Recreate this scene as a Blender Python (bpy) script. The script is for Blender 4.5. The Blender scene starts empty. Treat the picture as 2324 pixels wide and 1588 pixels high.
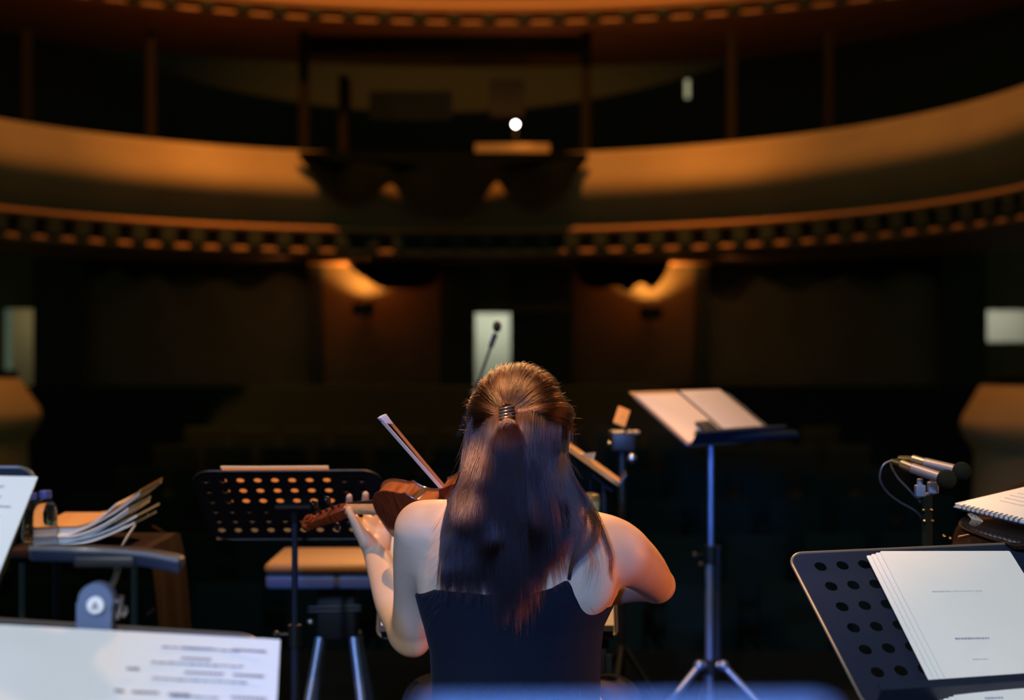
import bpy, bmesh, math, random
import numpy as np
from mathutils import Vector, Matrix, Quaternion
from mathutils.geometry import delaunay_2d_cdt
random.seed(7); rng = np.random.default_rng(7)
C = bpy.context.scene.collection
SC = bpy.context.scene
PI = math.pi
F = 3228.0          # focal length in pixels of the 2324 px wide frame (50 mm on 36 mm)
CAMZ = 1.33

def P(u, v, d):     # the point seen at pixel (u, v) at distance d in front of the camera
    return Vector(((u-1162)/F*d, d, CAMZ-(v-794)/F*d))

# ---------------------------------------------------------------- camera
cam = bpy.data.cameras.new('camera'); co = bpy.data.objects.new('camera', cam); C.objects.link(co)
co.location = (0, 0, CAMZ); co.rotation_euler = (PI/2, 0, 0)
cam.lens = 50; cam.sensor_width = 36; cam.clip_end = 200; cam.clip_start = .02
cam.dof.use_dof = True; cam.dof.focus_distance = 2.62; cam.dof.aperture_fstop = 2.25
SC.camera = co

# ---------------------------------------------------------------- world, lights, exposure
w = bpy.data.worlds.new('world'); SC.world = w; w.use_nodes = True
bgn = w.node_tree.nodes['Background']
bgn.inputs[0].default_value = (.60, .86, .55, 1); bgn.inputs[1].default_value = .085
SC.view_settings.view_transform = 'Standard'; SC.view_settings.look = 'None'
SC.view_settings.exposure = 0.0; SC.view_settings.gamma = 1.0

def spot(name, loc, target, energy, color, angle, blend=.4, size=.15):
    l = bpy.data.lights.new(name, 'SPOT'); l.energy = energy; l.color = color
    l.spot_size = math.radians(angle); l.spot_blend = blend; l.shadow_soft_size = size
    o = bpy.data.objects.new(name, l); C.objects.link(o); o.location = loc
    d = Vector(target)-Vector(loc); o.rotation_euler = d.to_track_quat('-Z', 'Y').to_euler()
    return o
WARM = (1.0, .50, .20); BLUE = (.24, .44, 1.0); HALL = (1.0, .36, .055)
spot('stage_spot_blue', (-1.3, -4.6, 4.1), (.1, 3.1, .75), 800, (.20, .46, 1.0), 33, .5, .12)
spot('stage_spot_blue_low', (-.7, -4.2, 1.80), (.10, 2.6, .98), 1750, (.06, .25, 1.0), 9, .5, .10)
spot('stage_spot_blue_side', (-3.2, -1.5, 3.4), (.3, 3.6, .7), 260, (.14, .34, 1.0), 38, .5, .12)
spot('stage_spot_warm', (-.95, 2.15, 7.2), (-.10, 3.45, 1.0), 1800, WARM, 24, .35, .05)
spot('stage_spot_warm_right', (1.6, 5.2, 7.0), (.98, 4.78, 1.0), 780, WARM, 17, .4, .06)
spot('stage_spot_warm_front', (.6, 8.9, 5.6), (.1, 2.4, 1.0), 2300, WARM, 30, .4, .10)
spot('added_head_pin', (-.35, 1.15, 6.6), P(1160, 900, 2.62), 6000, WARM, 2.7, .5, .04)  # added pin beam that brightens only the crown of the hair
spot('added_hair_pin', (-2.3, -1.5, 2.1), P(1088, 1052, 2.60), 6500, WARM, 1.15, 1, .02)  # this and the next two: added pins making warm patches on hair
spot('added_hair_pin_low', (-2.3, -1.5, 2.1), P(1062, 1146, 2.59), 5500, WARM, 1.0, 1, .02)
spot('added_tail_pin', (-1.4, -1.9, 2.6), P(1150, 970, 2.56), 6000, WARM, .75, 1, .02)
spot('stage_spot_side_orange', (3.3, 3.2, .75), (.1, 2.76, .88), 330, (1.0, .27, .05), 15, .6, .12)
spot('added_white_fill', (-1.2, -4.2, 4.6), (.1, 2.3, 1.0), 520, (.95, .96, .74), 27, .6, .15)  # added fill that keeps skin and papers from turning blue
spot('added_white_fill_left', (-1.2, -4.2, 4.6), (-.62, 1.85, .90), 820, (1.0, .90, .74), 10, .5, .15)  # added narrow fills that whiten the papers on the front stands
spot('added_white_fill_right', (-1.2, -4.2, 4.6), (.92, 2.45, .92), 1050, (1.0, .90, .74), 9, .5, .15)
# house lights that graze the balcony fronts; added weak fills warm the wall below
spot('house_spot', (-.8, 12.8, 16.0), (-.8, 19.8, 3.9), 6400, HALL, 44, .6, .4)
spot('house_spot_left', (-3.2, 11.8, 15.5), (-6.6, 16.8, 3.9), 3500, HALL, 42, .6, .4)
spot('house_spot_right', (2.6, 12.0, 15.5), (5.4, 17.0, 3.9), 3100, HALL, 42, .6, .4)
spot('added_soffit_fill_left', (-3.2, 20.0, 2.6), (-4.6, 22.0, 1.2), 13, (1, .55, .22), 130, 1, .1)
spot('added_soffit_fill_right', (3.0, 20.0, 2.6), (4.2, 22.0, 1.2), 13, (1, .55, .22), 130, 1, .1)

# ---------------------------------------------------------------- materials
def mat(name, col, rough=.5, metal=0, spec=.5, sheen=0, noise=None, emit=None, estr=0, trans=0, ior=1.45, sss=0, bump=None, coat=0):
    m = bpy.data.materials.new(name); m.use_nodes = True
    nt = m.node_tree; b = nt.nodes['Principled BSDF']
    b.inputs['Base Color'].default_value = (*col, 1); b.inputs['Roughness'].default_value = rough
    b.inputs['Metallic'].default_value = metal; b.inputs['Specular IOR Level'].default_value = spec
    b.inputs['Sheen Weight'].default_value = sheen; b.inputs['Coat Weight'].default_value = coat
    b.inputs['Transmission Weight'].default_value = trans; b.inputs['IOR'].default_value = ior
    if sss:
        b.inputs['Subsurface Weight'].default_value = sss
        b.inputs['Subsurface Radius'].default_value = (1, .35, .2); b.inputs['Subsurface Scale'].default_value = .012
    if emit:
        b.inputs['Emission Color'].default_value = (*emit, 1); b.inputs['Emission Strength'].default_value = estr
    tc = nt.nodes.new('ShaderNodeTexCoord')
    if noise:                                   # (scale, second colour, stretch xyz)
        sc, c2, st = noise
        mp = nt.nodes.new('ShaderNodeMapping'); mp.inputs['Scale'].default_value = st
        n = nt.nodes.new('ShaderNodeTexNoise'); n.inputs['Scale'].default_value = sc; n.inputs['Detail'].default_value = 4
        r = nt.nodes.new('ShaderNodeValToRGB'); r.color_ramp.elements[0].position = .35; r.color_ramp.elements[1].position = .68
        r.color_ramp.elements[0].color = (*col, 1); r.color_ramp.elements[1].color = (*c2, 1)
        L = nt.links.new
        L(tc.outputs['Object'], mp.inputs['Vector']); L(mp.outputs[0], n.inputs['Vector'])
        L(n.outputs['Fac'], r.inputs['Fac']); L(r.outputs[0], b.inputs['Base Color'])
    if bump:
        n = nt.nodes.new('ShaderNodeTexNoise'); n.inputs['Scale'].default_value = bump[0]
        bn = nt.nodes.new('ShaderNodeBump'); bn.inputs['Strength'].default_value = bump[1]; bn.inputs['Distance'].default_value = .002
        nt.links.new(tc.outputs['Object'], n.inputs['Vector'])
        nt.links.new(n.outputs['Fac'], bn.inputs['Height']); nt.links.new(bn.outputs[0], b.inputs['Normal'])
    return m
M = {}
M['skin'] = mat('skin', (.54, .345, .20), .50, spec=.3, sss=.10, noise=(9, (.49, .30, .165), (1, 1, 1)), bump=(300, .12))
M['lips'] = mat('lips', (.42, .12, .11), .35); M['eye'] = mat('eye_white', (.8, .78, .74), .2); M['iris'] = mat('iris', (.05, .03, .02), .2)
M['top'] = mat('black_jersey', (.005, .006, .009), .85, spec=.12, sheen=.02, bump=(160, .3))
M['trousers'] = mat('black_trousers', (.01, .01, .012), .85, spec=.2)
M['hairbase'] = mat('hair_undercoat', (.012, .007, .005), .7, spec=.2)
M['tie'] = mat('black_elastic', (.02, .02, .022), .35)
M['varnish'] = mat('violin_varnish', (.17, .028, .006), .22, spec=.5, coat=.5, noise=(26, (.08, .012, .004), (1, 6, 1)))
M['rib'] = mat('flamed_maple_rib', (.42, .11, .018), .22, coat=.6, noise=(40, (.24, .042, .006), (6, .5, .5)))
M['neckwood'] = mat('pale_neck_wood', (.50, .27, .10), .38, noise=(60, (.36, .17, .06), (1, 1, 8)))
M['ebony'] = mat('ebony', (.012, .009, .008), .2, coat=.3)
M['spruce'] = mat('spruce_top', (.40, .14, .03), .25, coat=.5, noise=(80, (.30, .09, .02), (10, 1, 1)))
M['stick'] = mat('bow_stick', (.42, .16, .05), .28, coat=.4)
M['bowhair'] = mat('bow_hair', (.75, .62, .42), .5)
M['ivory'] = mat('ivory_tip', (.55, .56, .58), .3)
M['steel'] = mat('steel', (.62, .62, .64), .28, metal=1)
M['brass'] = mat('brass', (.8, .55, .22), .25, metal=1)
M['blackmetal'] = mat('black_coat_blue_light', (.009, .015, .034), .38, spec=.34, bump=(400, .15))  # black coat with the blue of the stage light in its colour
M['nickel'] = mat('satin_nickel', (.20, .195, .23), .45, metal=.6)
M['edge'] = mat('light_catching_edge', (.10, .085, .07), .30, spec=1.0)  # black rim made paler and shinier to stand in for strong light
M['blackgloss'] = mat('black_gloss', (.008, .008, .009), .12, coat=.6)
M['tube'] = mat('steel_tube_blue_light', (.30, .38, .62), .38, metal=.8)  # plain steel, blue stage light tinted into its colour
M['darktube'] = mat('dark_tube', (.03, .038, .07), .35, metal=.5)
M['plastic'] = mat('black_plastic', (.008, .008, .010), .45)
M['greyplastic'] = mat('blue_grey_plastic', (.10, .14, .25), .4)
M['logo'] = mat('white_badge', (.72, .74, .78), .35)
M['paper'] = mat('paper', (.78, .76, .72), .85, spec=.15, noise=(3, (.72, .71, .68), (1, 1, 1)))
M['ink'] = mat('printed_ink', (.16, .17, .22), .8)
M['ink_mid'] = mat('printed_mid_ink', (.30, .32, .42), .8)
M['ink_pale'] = mat('printed_grey_ink', (.50, .51, .56), .8)
M['cream'] = mat('cream_paper_reflection', (.72, .58, .42), .85, spec=.15)
M['tan'] = mat('tan_cardboard', (.42, .22, .08), .8)
M['bluefolder'] = mat('blue_folder', (.25, .34, .50), .6)
M['leather'] = mat('tan_leather_cushion', (.34, .20, .10), .45, bump=(120, .3))
M['cushionside'] = mat('vinyl_blue_light', (.08, .12, .28), .35)  # cushion sides carry the blue light in their colour
M['brownleather'] = mat('brown_fabric', (.022, .012, .008), .9, spec=.06, bump=(90, .5))
M['blackfabric'] = mat('speckled_black_fabric', (.004, .003, .003), .95, spec=.08, noise=(160, (.020, .009, .005), (1, 1, 1)), bump=(200, .6))
M['floor'] = mat('black_stage_floor', (.007, .007, .008), .75, spec=.12, noise=(6, (.010, .009, .009), (1, 1, 1)))
M['stalls'] = mat('dark_carpet', (.017, .024, .019), .95, spec=.05)
M['seat'] = mat('dark_plush_seat', (.018, .025, .020), .95, spec=.05)
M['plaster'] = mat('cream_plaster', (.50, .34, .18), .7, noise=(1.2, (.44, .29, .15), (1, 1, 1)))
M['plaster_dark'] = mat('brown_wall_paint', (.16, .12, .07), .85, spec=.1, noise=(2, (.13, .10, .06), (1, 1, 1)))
M['gilt'] = mat('gilt_moulding', (.42, .20, .09), .6)
M['post'] = mat('dark_brown_post', (.022, .016, .010), .9, spec=.05)
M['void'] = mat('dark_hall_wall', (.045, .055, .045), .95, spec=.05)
M['velvet'] = mat('black_velvet', (.008, .010, .008), .98, spec=.02, bump=(8, .3))
M['doorlight'] = mat('pale_corridor_paint', (.62, .64, .56), .8)
M['lamp'] = mat('lamp_bulb', (1, 1, 1), .3, emit=(1.0, .86, .82), estr=34)
M['glow'] = mat('white_bulb', (1, 1, 1), .3, emit=(.95, 1.0, .88), estr=6)
M['cap'] = mat('blue_cap', (.05, .07, .30), .4)
def thin_paper():                                # score paper that lets light through
    m = mat('thin_score_paper', (.72, .52, .36), .85, spec=.1)
    nt = m.node_tree; b = nt.nodes['Principled BSDF']; out = nt.nodes['Material Output']
    t = nt.nodes.new('ShaderNodeBsdfTranslucent'); t.inputs[0].default_value = (.95, .70, .48, 1)
    mx = nt.nodes.new('ShaderNodeMixShader'); mx.inputs[0].default_value = .6
    nt.links.new(b.outputs[0], mx.inputs[1]); nt.links.new(t.outputs[0], mx.inputs[2]); nt.links.new(mx.outputs[0], out.inputs[0])
    return m
M['thinpaper'] = thin_paper()
def clear(name, col, ior):
    m = mat(name, col, .03, trans=1.0, ior=ior); return m
M['glass'] = clear('clear_plastic', (.92, .95, .98), 1.33)
M['frosted'] = mat('frosted_glass', (.75, .78, .66), .35, trans=.55, ior=1.3)
def hair_mat():
    m = bpy.data.materials.new('brown_hair_strands'); m.use_nodes = True; nt = m.node_tree
    h = nt.nodes.new('ShaderNodeBsdfHairPrincipled'); h.parametrization = 'MELANIN'
    h.inputs['Melanin'].default_value = .78; h.inputs['Melanin Redness'].default_value = .55
    h.inputs['Roughness'].default_value = .27; h.inputs['Radial Roughness'].default_value = .42
    h.inputs['Random Color'].default_value = .25; h.inputs['Random Roughness'].default_value = .2
    nt.links.new(h.outputs[0], nt.nodes['Material Output'].inputs[0]); return m
M['hair'] = hair_mat()

# ---------------------------------------------------------------- object helpers
def link(name, me, m, parent=None, smooth=True):
    if m and not len(me.materials): me.materials.append(m)
    if smooth:
        me.polygons.foreach_set('use_smooth', [True]*len(me.polygons))
    o = bpy.data.objects.new(name, me); C.objects.link(o)
    if parent: o.parent = parent
    return o
def tag(o, label=None, cat=None, group=None, kind=None):
    if label: o['label'] = label
    if cat: o['category'] = cat
    if group: o['group'] = group
    if kind: o['kind'] = kind
    return o
def empty(name, loc=(0, 0, 0), label=None, cat=None, group=None, mtx=None):
    o = bpy.data.objects.new(name, None); C.objects.link(o); o.empty_display_size = .05
    if mtx is not None: o.matrix_world = mtx
    else: o.location = loc
    return tag(o, label, cat, group)
class MB:
    def __init__(s): s.v = []; s.f = []
    def add(s, vs, fs):
        n = len(s.v); s.v += [tuple(v) for v in vs]; s.f += [tuple(i+n for i in f) for f in fs]; return s
    def box(s, c, d, R=None):
        c = Vector(c); vs = []
        for x in (-.5, .5):
            for y in (-.5, .5):
                for z in (-.5, .5):
                    q = Vector((x*d[0], y*d[1], z*d[2])); q = R @ q if R else q; vs.append(c+q)
        return s.add(vs, [(0, 1, 3, 2), (4, 6, 7, 5), (0, 4, 5, 1), (2, 3, 7, 6), (0, 2, 6, 4), (1, 5, 7, 3)])
    def tube(s, pts, r, n=12, cap=True):         # r: number or list
        pts = [Vector(p) for p in pts]; k = len(pts)
        rs = r if isinstance(r, (list, tuple)) else [r]*k
        t0 = (pts[1]-pts[0]).normalized(); up = Vector((0, 0, 1)) if abs(t0.z) < .9 else Vector((1, 0, 0))
        nx = t0.cross(up).normalized(); vs = []; fs = []
        for i, p in enumerate(pts):
            t = (pts[min(i+1, k-1)]-pts[max(i-1, 0)]).normalized()
            nx = (nx-t*nx.dot(t)).normalized(); ny = t.cross(nx)
            for j in range(n):
                a = 2*PI*j/n; vs.append(p+(nx*math.cos(a)+ny*math.sin(a))*rs[i])
        for i in range(k-1):
            for j in range(n):
                fs.append((i*n+j, i*n+(j+1) % n, (i+1)*n+(j+1) % n, (i+1)*n+j))
        if cap: fs.append(tuple(range(n-1, -1, -1))); fs.append(tuple((k-1)*n+j for j in range(n)))
        return s.add(vs, fs)
    def lathe(s, prof, n=24, M4=None, a0=0, a1=2*PI):    # prof: (r, z)
        vs = []; fs = []; full = abs(a1-a0-2*PI) < 1e-6; m = n if full else n+1
        for r, z in prof:
            for j in range(m):
                a = a0+(a1-a0)*j/n; q = Vector((r*math.cos(a), r*math.sin(a), z)); vs.append(M4 @ q if M4 else q)
        for i in range(len(prof)-1):
            for j in range(n):
                k = (j+1) % m; fs.append((i*m+j, i*m+k, (i+1)*m+k, (i+1)*m+j))
        return s.add(vs, fs)
    def ball(s, c, r, n=12):
        r = r if isinstance(r, (tuple, list)) else (r, r, r); vs = []; fs = []
        for i in range(n+1):
            th = PI*i/n
            for j in range(2*n):
                a = PI*j/n; vs.append((c[0]+r[0]*math.sin(th)*math.cos(a), c[1]+r[1]*math.sin(th)*math.sin(a), c[2]+r[2]*math.cos(th)))
        for i in range(n):
            for j in range(2*n):
                k = (j+1) % (2*n); fs.append((i*2*n+j, (i+1)*2*n+j, (i+1)*2*n+k, i*2*n+k))
        return s.add(vs, fs)
    def build(s, name, m, parent=None, smooth=True, bevel=0, seg=3, merge=True):
        me = bpy.data.meshes.new(name); me.from_pydata(s.v, [], s.f)
        bm = bmesh.new(); bm.from_mesh(me)
        if merge: bmesh.ops.remove_doubles(bm, verts=bm.verts, dist=1e-6)
        bmesh.ops.recalc_face_normals(bm, faces=bm.faces)
        if bevel:
            ed = [e for e in bm.edges if e.is_manifold and e.calc_face_angle(0) > .5]
            bmesh.ops.bevel(bm, geom=ed, offset=bevel, segments=seg, profile=.5, affect='EDGES')
        bm.to_mesh(me); bm.free()
        o = link(name, me, m, parent, smooth)
        if smooth:
            me.set_sharp_from_angle(angle=math.radians(40))
        return o
def catmull(pts, n=8):
    pts = [np.array(p, float) for p in pts]; out = []
    q = [2*pts[0]-pts[1]]+pts+[2*pts[-1]-pts[-2]]
    for i in range(1, len(q)-2):
        for k in range(n):
            t = k/n; a, b, c, d = q[i-1], q[i], q[i+1], q[i+2]
            out.append(.5*((2*b)+(-a+c)*t+(2*a-5*b+4*c-d)*t*t+(-a+3*b-3*c+d)*t**3))
    out.append(pts[-1]); return out
def rrect(w, h, r, n=6, x0=0, z0=0):             # rounded rectangle loop from (x0, z0)
    out = []
    for cx, cz, a in ((x0+w-r, z0+h-r, 0), (x0+r, z0+h-r, PI/2), (x0+r, z0+r, PI), (x0+w-r, z0+r, 1.5*PI)):
        for k in range(n+1):
            t = a+PI/2*k/n; out.append((cx+r*math.cos(t), cz+r*math.sin(t)))
    return out
def circ(x, z, r, n=18, rz=None): return [(x+r*math.cos(2*PI*k/n), z+(rz or r)*math.sin(2*PI*k/n)) for k in range(n)]
def inside(p, loop):
    c = False; n = len(loop)
    for i in range(n):
        x1, y1 = loop[i]; x2, y2 = loop[(i+1) % n]
        if (y1 > p[1]) != (y2 > p[1]) and p[0] < (x2-x1)*(p[1]-y1)/(y2-y1)+x1: c = not c
    return c
def plate(name, outer, holes, th, m, parent=None, fy=None, extra=()):     # flat plate in local XZ, thickness along Y, optional bulge fy(x, z)
    vs = []; es = []
    for lp in [outer]+list(holes):
        n0 = len(vs); vs += [Vector(p) for p in lp]; es += [(n0+i, n0+(i+1) % len(lp)) for i in range(len(lp))]
    vs += [Vector(p) for p in extra]
    V, E, Fc, *_ = delaunay_2d_cdt(vs, es, [], 0, 1e-7)
    fs = []
    for f in Fc:
        c = sum((V[i] for i in f), Vector((0, 0)))/len(f)
        if inside(c, outer) and not any(inside(c, h) for h in holes): fs.append(tuple(f))
    n = len(V); fy = fy or (lambda x, z: 0)
    pts = [(p[0], fy(p[0], p[1]), p[1]) for p in V]+[(p[0], fy(p[0], p[1])+th, p[1]) for p in V]
    faces = list(fs)+[tuple(reversed([i+n for i in f])) for f in fs]
    cnt = {}
    for f in fs:
        for i in range(len(f)):
            e = (f[i], f[(i+1) % len(f)]); cnt[e] = 1
    for a, b in list(cnt):
        if (b, a) not in cnt: faces.append((b, a, a+n, b+n))
    mb = MB(); mb.add(pts, faces)
    return mb.build(name, m, parent, merge=False)
def frame3(TL, TR, BL):                          # matrix with X along TL->TR, Z up the sheet, Y away from the viewer; origin TL
    x = (TR-TL).normalized(); d = (BL-TL); d = (d-x*d.dot(x)).normalized(); z = -d; y = z.cross(x)
    if y.y < 0 and False: y = -y
    return Matrix(((x.x, y.x, z.x, TL.x), (x.y, y.y, z.y, TL.y), (x.z, y.z, z.z, TL.z), (0, 0, 0, 1)))

# ---------------------------------------------------------------- the hall
def structure(o): o['kind'] = 'structure'; return o
mb = MB(); mb.box((0, 2.0, -.5), (16, 8.6, 1.0)); structure(mb.build('floor', M['floor'], smooth=False))
mb = MB(); mb.box((0, 16, -1.35), (40, 19.4, .3)); structure(mb.build('floor_stalls', M['stalls'], smooth=False))
BX, BY, BR = (1040-1162)/F*20, 20-6.15, 6.15
def arc_strip(name, m, cx, cy, R, prof, a0, a1, n=120, parent=None):      # prof: (inward offset, z)
    mb = MB(); vs = []; fs = []; k = len(prof)
    for i in range(n+1):
        a = a0+(a1-a0)*i/n
        for off, z in prof:
            r = R-off; vs.append((cx+r*math.sin(a), cy+r*math.cos(a), z))
    for i in range(n):
        for j in range(k-1): fs.append((i*k+j, (i+1)*k+j, (i+1)*k+j+1, i*k+j+1))
    mb.add(vs, fs); return mb.build(name, m, parent)
def zpx(v, d=20.0): return CAMZ-(v-794)/F*d
# lower balcony front: belly on top, ledge, corbels, lower rail
prof = [(-.35, zpx(352)), (0, zpx(350)), (.02, zpx(355)), (.05, zpx(370)), (.10, zpx(388)), (.145, zpx(404)), (.178, zpx(418)), (.19, zpx(432)), (.170, zpx(447)),
        (.125, zpx(461)), (.06, zpx(476)), (-.02, zpx(492)), (-.10, zpx(507)), (-.15, zpx(517))]
bal = empty('trim_1', (0, 0, 0)); structure(bal)
arc_strip('balcony_front', M['plaster'], BX, BY, BR, prof, -1.75, 1.75, parent=bal)
arc_strip('ledge_top', M['post'], BX, BY, BR, [(-.2, zpx(516)), (.095, zpx(519))], -1.75, 1.75, parent=bal)
arc_strip('ledge', M['gilt'], BX, BY, BR, [(.095, zpx(519)), (.125, zpx(526)), (.11, zpx(532)), (-.02, zpx(535))], -1.75, 1.75, parent=bal)
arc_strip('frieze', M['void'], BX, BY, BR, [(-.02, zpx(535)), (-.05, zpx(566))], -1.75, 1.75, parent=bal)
arc_strip('lower_rail', M['gilt'], BX, BY, BR, [(-.2, zpx(566)), (.06, zpx(568)), (.075, zpx(575)), (.05, zpx(581)), (-2.6, zpx(583))], -1.75, 1.75, parent=bal)
def corbels(cx, cy, R, z0, z1, parent, span, step, off=.05):
    n = int(span/step); me = None
    for i in range(-n, n+1):
        a = i*step
        if me is None:
            mb = MB(); mb.box((0, 0, 0), (.20, .19, z1-z0)); o = mb.build('corbel', M['void'], parent, smooth=False, bevel=.02); me = o.data
        else:
            o = bpy.data.objects.new('corbel', me); C.objects.link(o); o.parent = parent
        r = R-off; o.location = (cx+r*math.sin(a), cy+r*math.cos(a), (z0+z1)/2); o.rotation_euler = (0, 0, -a)
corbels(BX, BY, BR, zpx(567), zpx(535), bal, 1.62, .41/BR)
# upper balcony
UX, UR = (1110-1162)/F*20, 10.0; UY = 20-UR
bal2 = empty('trim_2', (0, 0, 0)); structure(bal2)
arc_strip('balcony_front', M['plaster'], UX, UY, UR, [(-.3, zpx(-150)), (.0, zpx(-150)), (.14, zpx(-110)), (.18, zpx(-80)), (.12, zpx(-40)), (.02, zpx(12))], -1.2, 1.2, parent=bal2)
arc_strip('ledge', M['gilt'], UX, UY, UR, [(-.1, zpx(10)), (.11, zpx(12)), (.14, zpx(22)), (.12, zpx(34)), (-.02, zpx(36))], -1.2, 1.2, parent=bal2)
arc_strip('frieze', M['void'], UX, UY, UR, [(-.02, zpx(36)), (-.05, zpx(54))], -1.2, 1.2, parent=bal2)
arc_strip('lower_rail', M['gilt'], UX, UY, UR, [(-.2, zpx(50)), (.07, zpx(51)), (.085, zpx(56)), (.05, zpx(61)), (-2.8, zpx(62))], -1.2, 1.2, parent=bal2)
corbels(UX, UY, UR, zpx(51), zpx(36), bal2, .55, .49/UR)
# back walls of both levels
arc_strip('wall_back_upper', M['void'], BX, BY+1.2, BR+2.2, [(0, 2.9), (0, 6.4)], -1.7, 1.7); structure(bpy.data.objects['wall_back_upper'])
arc_strip('floor_balcony', M['stalls'], BX, BY, BR, [(.0, 3.05), (-2.9, 3.10)], -1.75, 1.75); structure(bpy.data.objects['floor_balcony'])
WY = 22.0
def xw(u, d=WY): return (u-1162)/F*d
def zw(v, d=WY): return CAMZ-(v-794)/F*d
def wallseg(mb, u0, u1, v0, v1, d=WY, th=.2): mb.box(((xw(u0, d)+xw(u1, d))/2, d+th/2, (zw(v0, d)+zw(v1, d))/2), (xw(u1, d)-xw(u0, d), th, abs(zw(v0, d)-zw(v1, d))))
mb = MB()
for a in ((-900, 0, 500, 1200), (75, 1078, 500, 1200), (1158, 2240, 500, 1200), (2380, 3200, 500, 1200), (1078, 1158, 500, 710), (1078, 1158, 930, 1200), (0, 75, 500, 700), (0, 75, 950, 1200), (2240, 2380, 500, 703), (2240, 2380, 776, 1200)):
    wallseg(mb, *a)
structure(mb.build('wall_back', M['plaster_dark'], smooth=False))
mb = MB()                                        # dark pilasters and door surround in front of the wall
for u0, u1 in ((75, 190), (697, 731), (1000, 1077), (1160, 1300), (1577, 1612), (2140, 2238)): wallseg(mb, u0, u1, 560, 1200, WY-.14, .12)
structure(mb.build('trim_3', M['void'], smooth=False))
mb = MB(); wallseg(mb, 1078, 1290, 690, 707, WY-.2, .1); structure(mb.build('trim_4', M['plaster_dark'], smooth=False))
def corridor(name, u0, u1, v0, v1, e, col):      # a lit room behind an opening
    mb = MB(); d = WY+1.6
    x0, x1 = xw(u0)-.35, xw(u1)+.35; z0, z1 = zw(v1)-.3, zw(v0)+.3
    mb.box(((x0+x1)/2, d, (z0+z1)/2), (x1-x0, .1, z1-z0)); mb.box(((x0+x1)/2, d-.65, z1+.02), (x1-x0, 1.3, .04))
    structure(mb.build(name, M['doorlight'], smooth=False))
    l = bpy.data.lights.new('corridor_lamp', 'AREA'); l.energy = e; l.color = col; l.shape = 'RECTANGLE'; l.size = (x1-x0)*.8; l.size_y = .4
    o = bpy.data.objects.new('corridor_lamp', l); C.objects.link(o); o.location = ((x0+x1)/2, WY+.75, z1-.05)
    o.rotation_euler = (math.radians(25), 0, 0)
corridor('wall_corridor', 1078, 1158, 710, 930, 15, (.98, 1.0, .80))
corridor('wall_passage_left', 0, 75, 700, 950, 3.6, (1.0, .74, .34))
corridor('wall_passage_right', 2240, 2380, 703, 776, 10, (1.0, .96, .80))
# swagged pelmets hanging below the balcony
def swag(name, pts, d, label, th=.06):
    o = None
    loop = [(xw(u, d), zw(v, d)) for u, v in pts]
    e = empty(name, (0, 0, 0)); e.location = (loop[0][0], d, loop[0][1])
    lp = [(a-loop[0][0], b-loop[0][1]) for a, b in loop]
    plate('cloth', lp, [], th, M['velvet'], e, fy=lambda x, z: .03*math.sin(x*9))
    return tag(e, label, 'curtain', 'dark swags above the back wall')
def dense(pts, n=6): return [tuple(p) for p in catmull([(a, b) for a, b in pts], n)]
low = dense([(770, 560), (782, 585), (800, 612), (830, 632), (862, 652), (905, 655), (950, 655), (985, 640), (1000, 600)])
swag('swag_curtain', [(768, 500)]+low+[(1004, 500)], 21.3, 'dark swag curtain cutting into the left wall light, beside the lit doorway')
low = dense([(1300, 600), (1325, 645), (1360, 655), (1400, 650), (1428, 662), (1440, 650), (1458, 643), (1478, 655), (1498, 640), (1518, 605), (1532, 575), (1538, 560)])
swag('swag_curtain', [(1298, 500)]+low+[(1541, 500)], 21.3, 'dark swag curtain with a double dip above the right wall light')
low = dense([(190, 610), (230, 625), (262, 605), (300, 632), (350, 618), (395, 636), (440, 612), (490, 634), (540, 618), (590, 636), (640, 612), (697, 640)])
swag('swag_curtain', [(186, 500)]+low+[(700, 500)], 21.3, 'long scalloped dark pelmet over the left wall panel')
low = dense([(1612, 640), (1660, 652), (1700, 615), (1760, 640), (1815, 600), (1870, 638), (1930, 618), (1990, 636), (2060, 616), (2140, 630)])
swag('swag_curtain', [(1608, 500)]+low+[(2144, 500)], 21.3, 'long scalloped dark pelmet over the right wall panel')
# wall lights
def sconce(u, v, label):
    p = P(u, v, 21.60); e = empty('wall_light', p, label, 'wall light', 'box wall lights either side of the doorway')
    mb = MB(); 
    for s in (-1, 1): mb.box((s*.155, 0, 0), (.02, .2, .19)); mb.box((0, s*.1, 0), (.33, .02, .19))
    mb.box((0, 0, -.085), (.33, .2, .02)); mb.build('housing', M['plastic'], e, smooth=False)
    mb = MB(); mb.box((0, .20, 0), (.12, .26, .1)); mb.build('bracket', M['plastic'], e, smooth=False)
    l = bpy.data.lights.new('wall_lamp', 'SPOT'); l.energy = 240; l.color = (1, .43, .09); l.spot_size = math.radians(118); l.spot_blend = .8; l.shadow_soft_size = .05
    o = bpy.data.objects.new('wall_lamp', l); C.objects.link(o); o.location = p+Vector((0, .05, .05)); o.rotation_euler = (PI-math.radians(20), 0, 0)
sconce(825, 702, 'box wall light left of the lit doorway')
sconce(1477, 711, 'box wall light right of the lit doorway')
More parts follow.
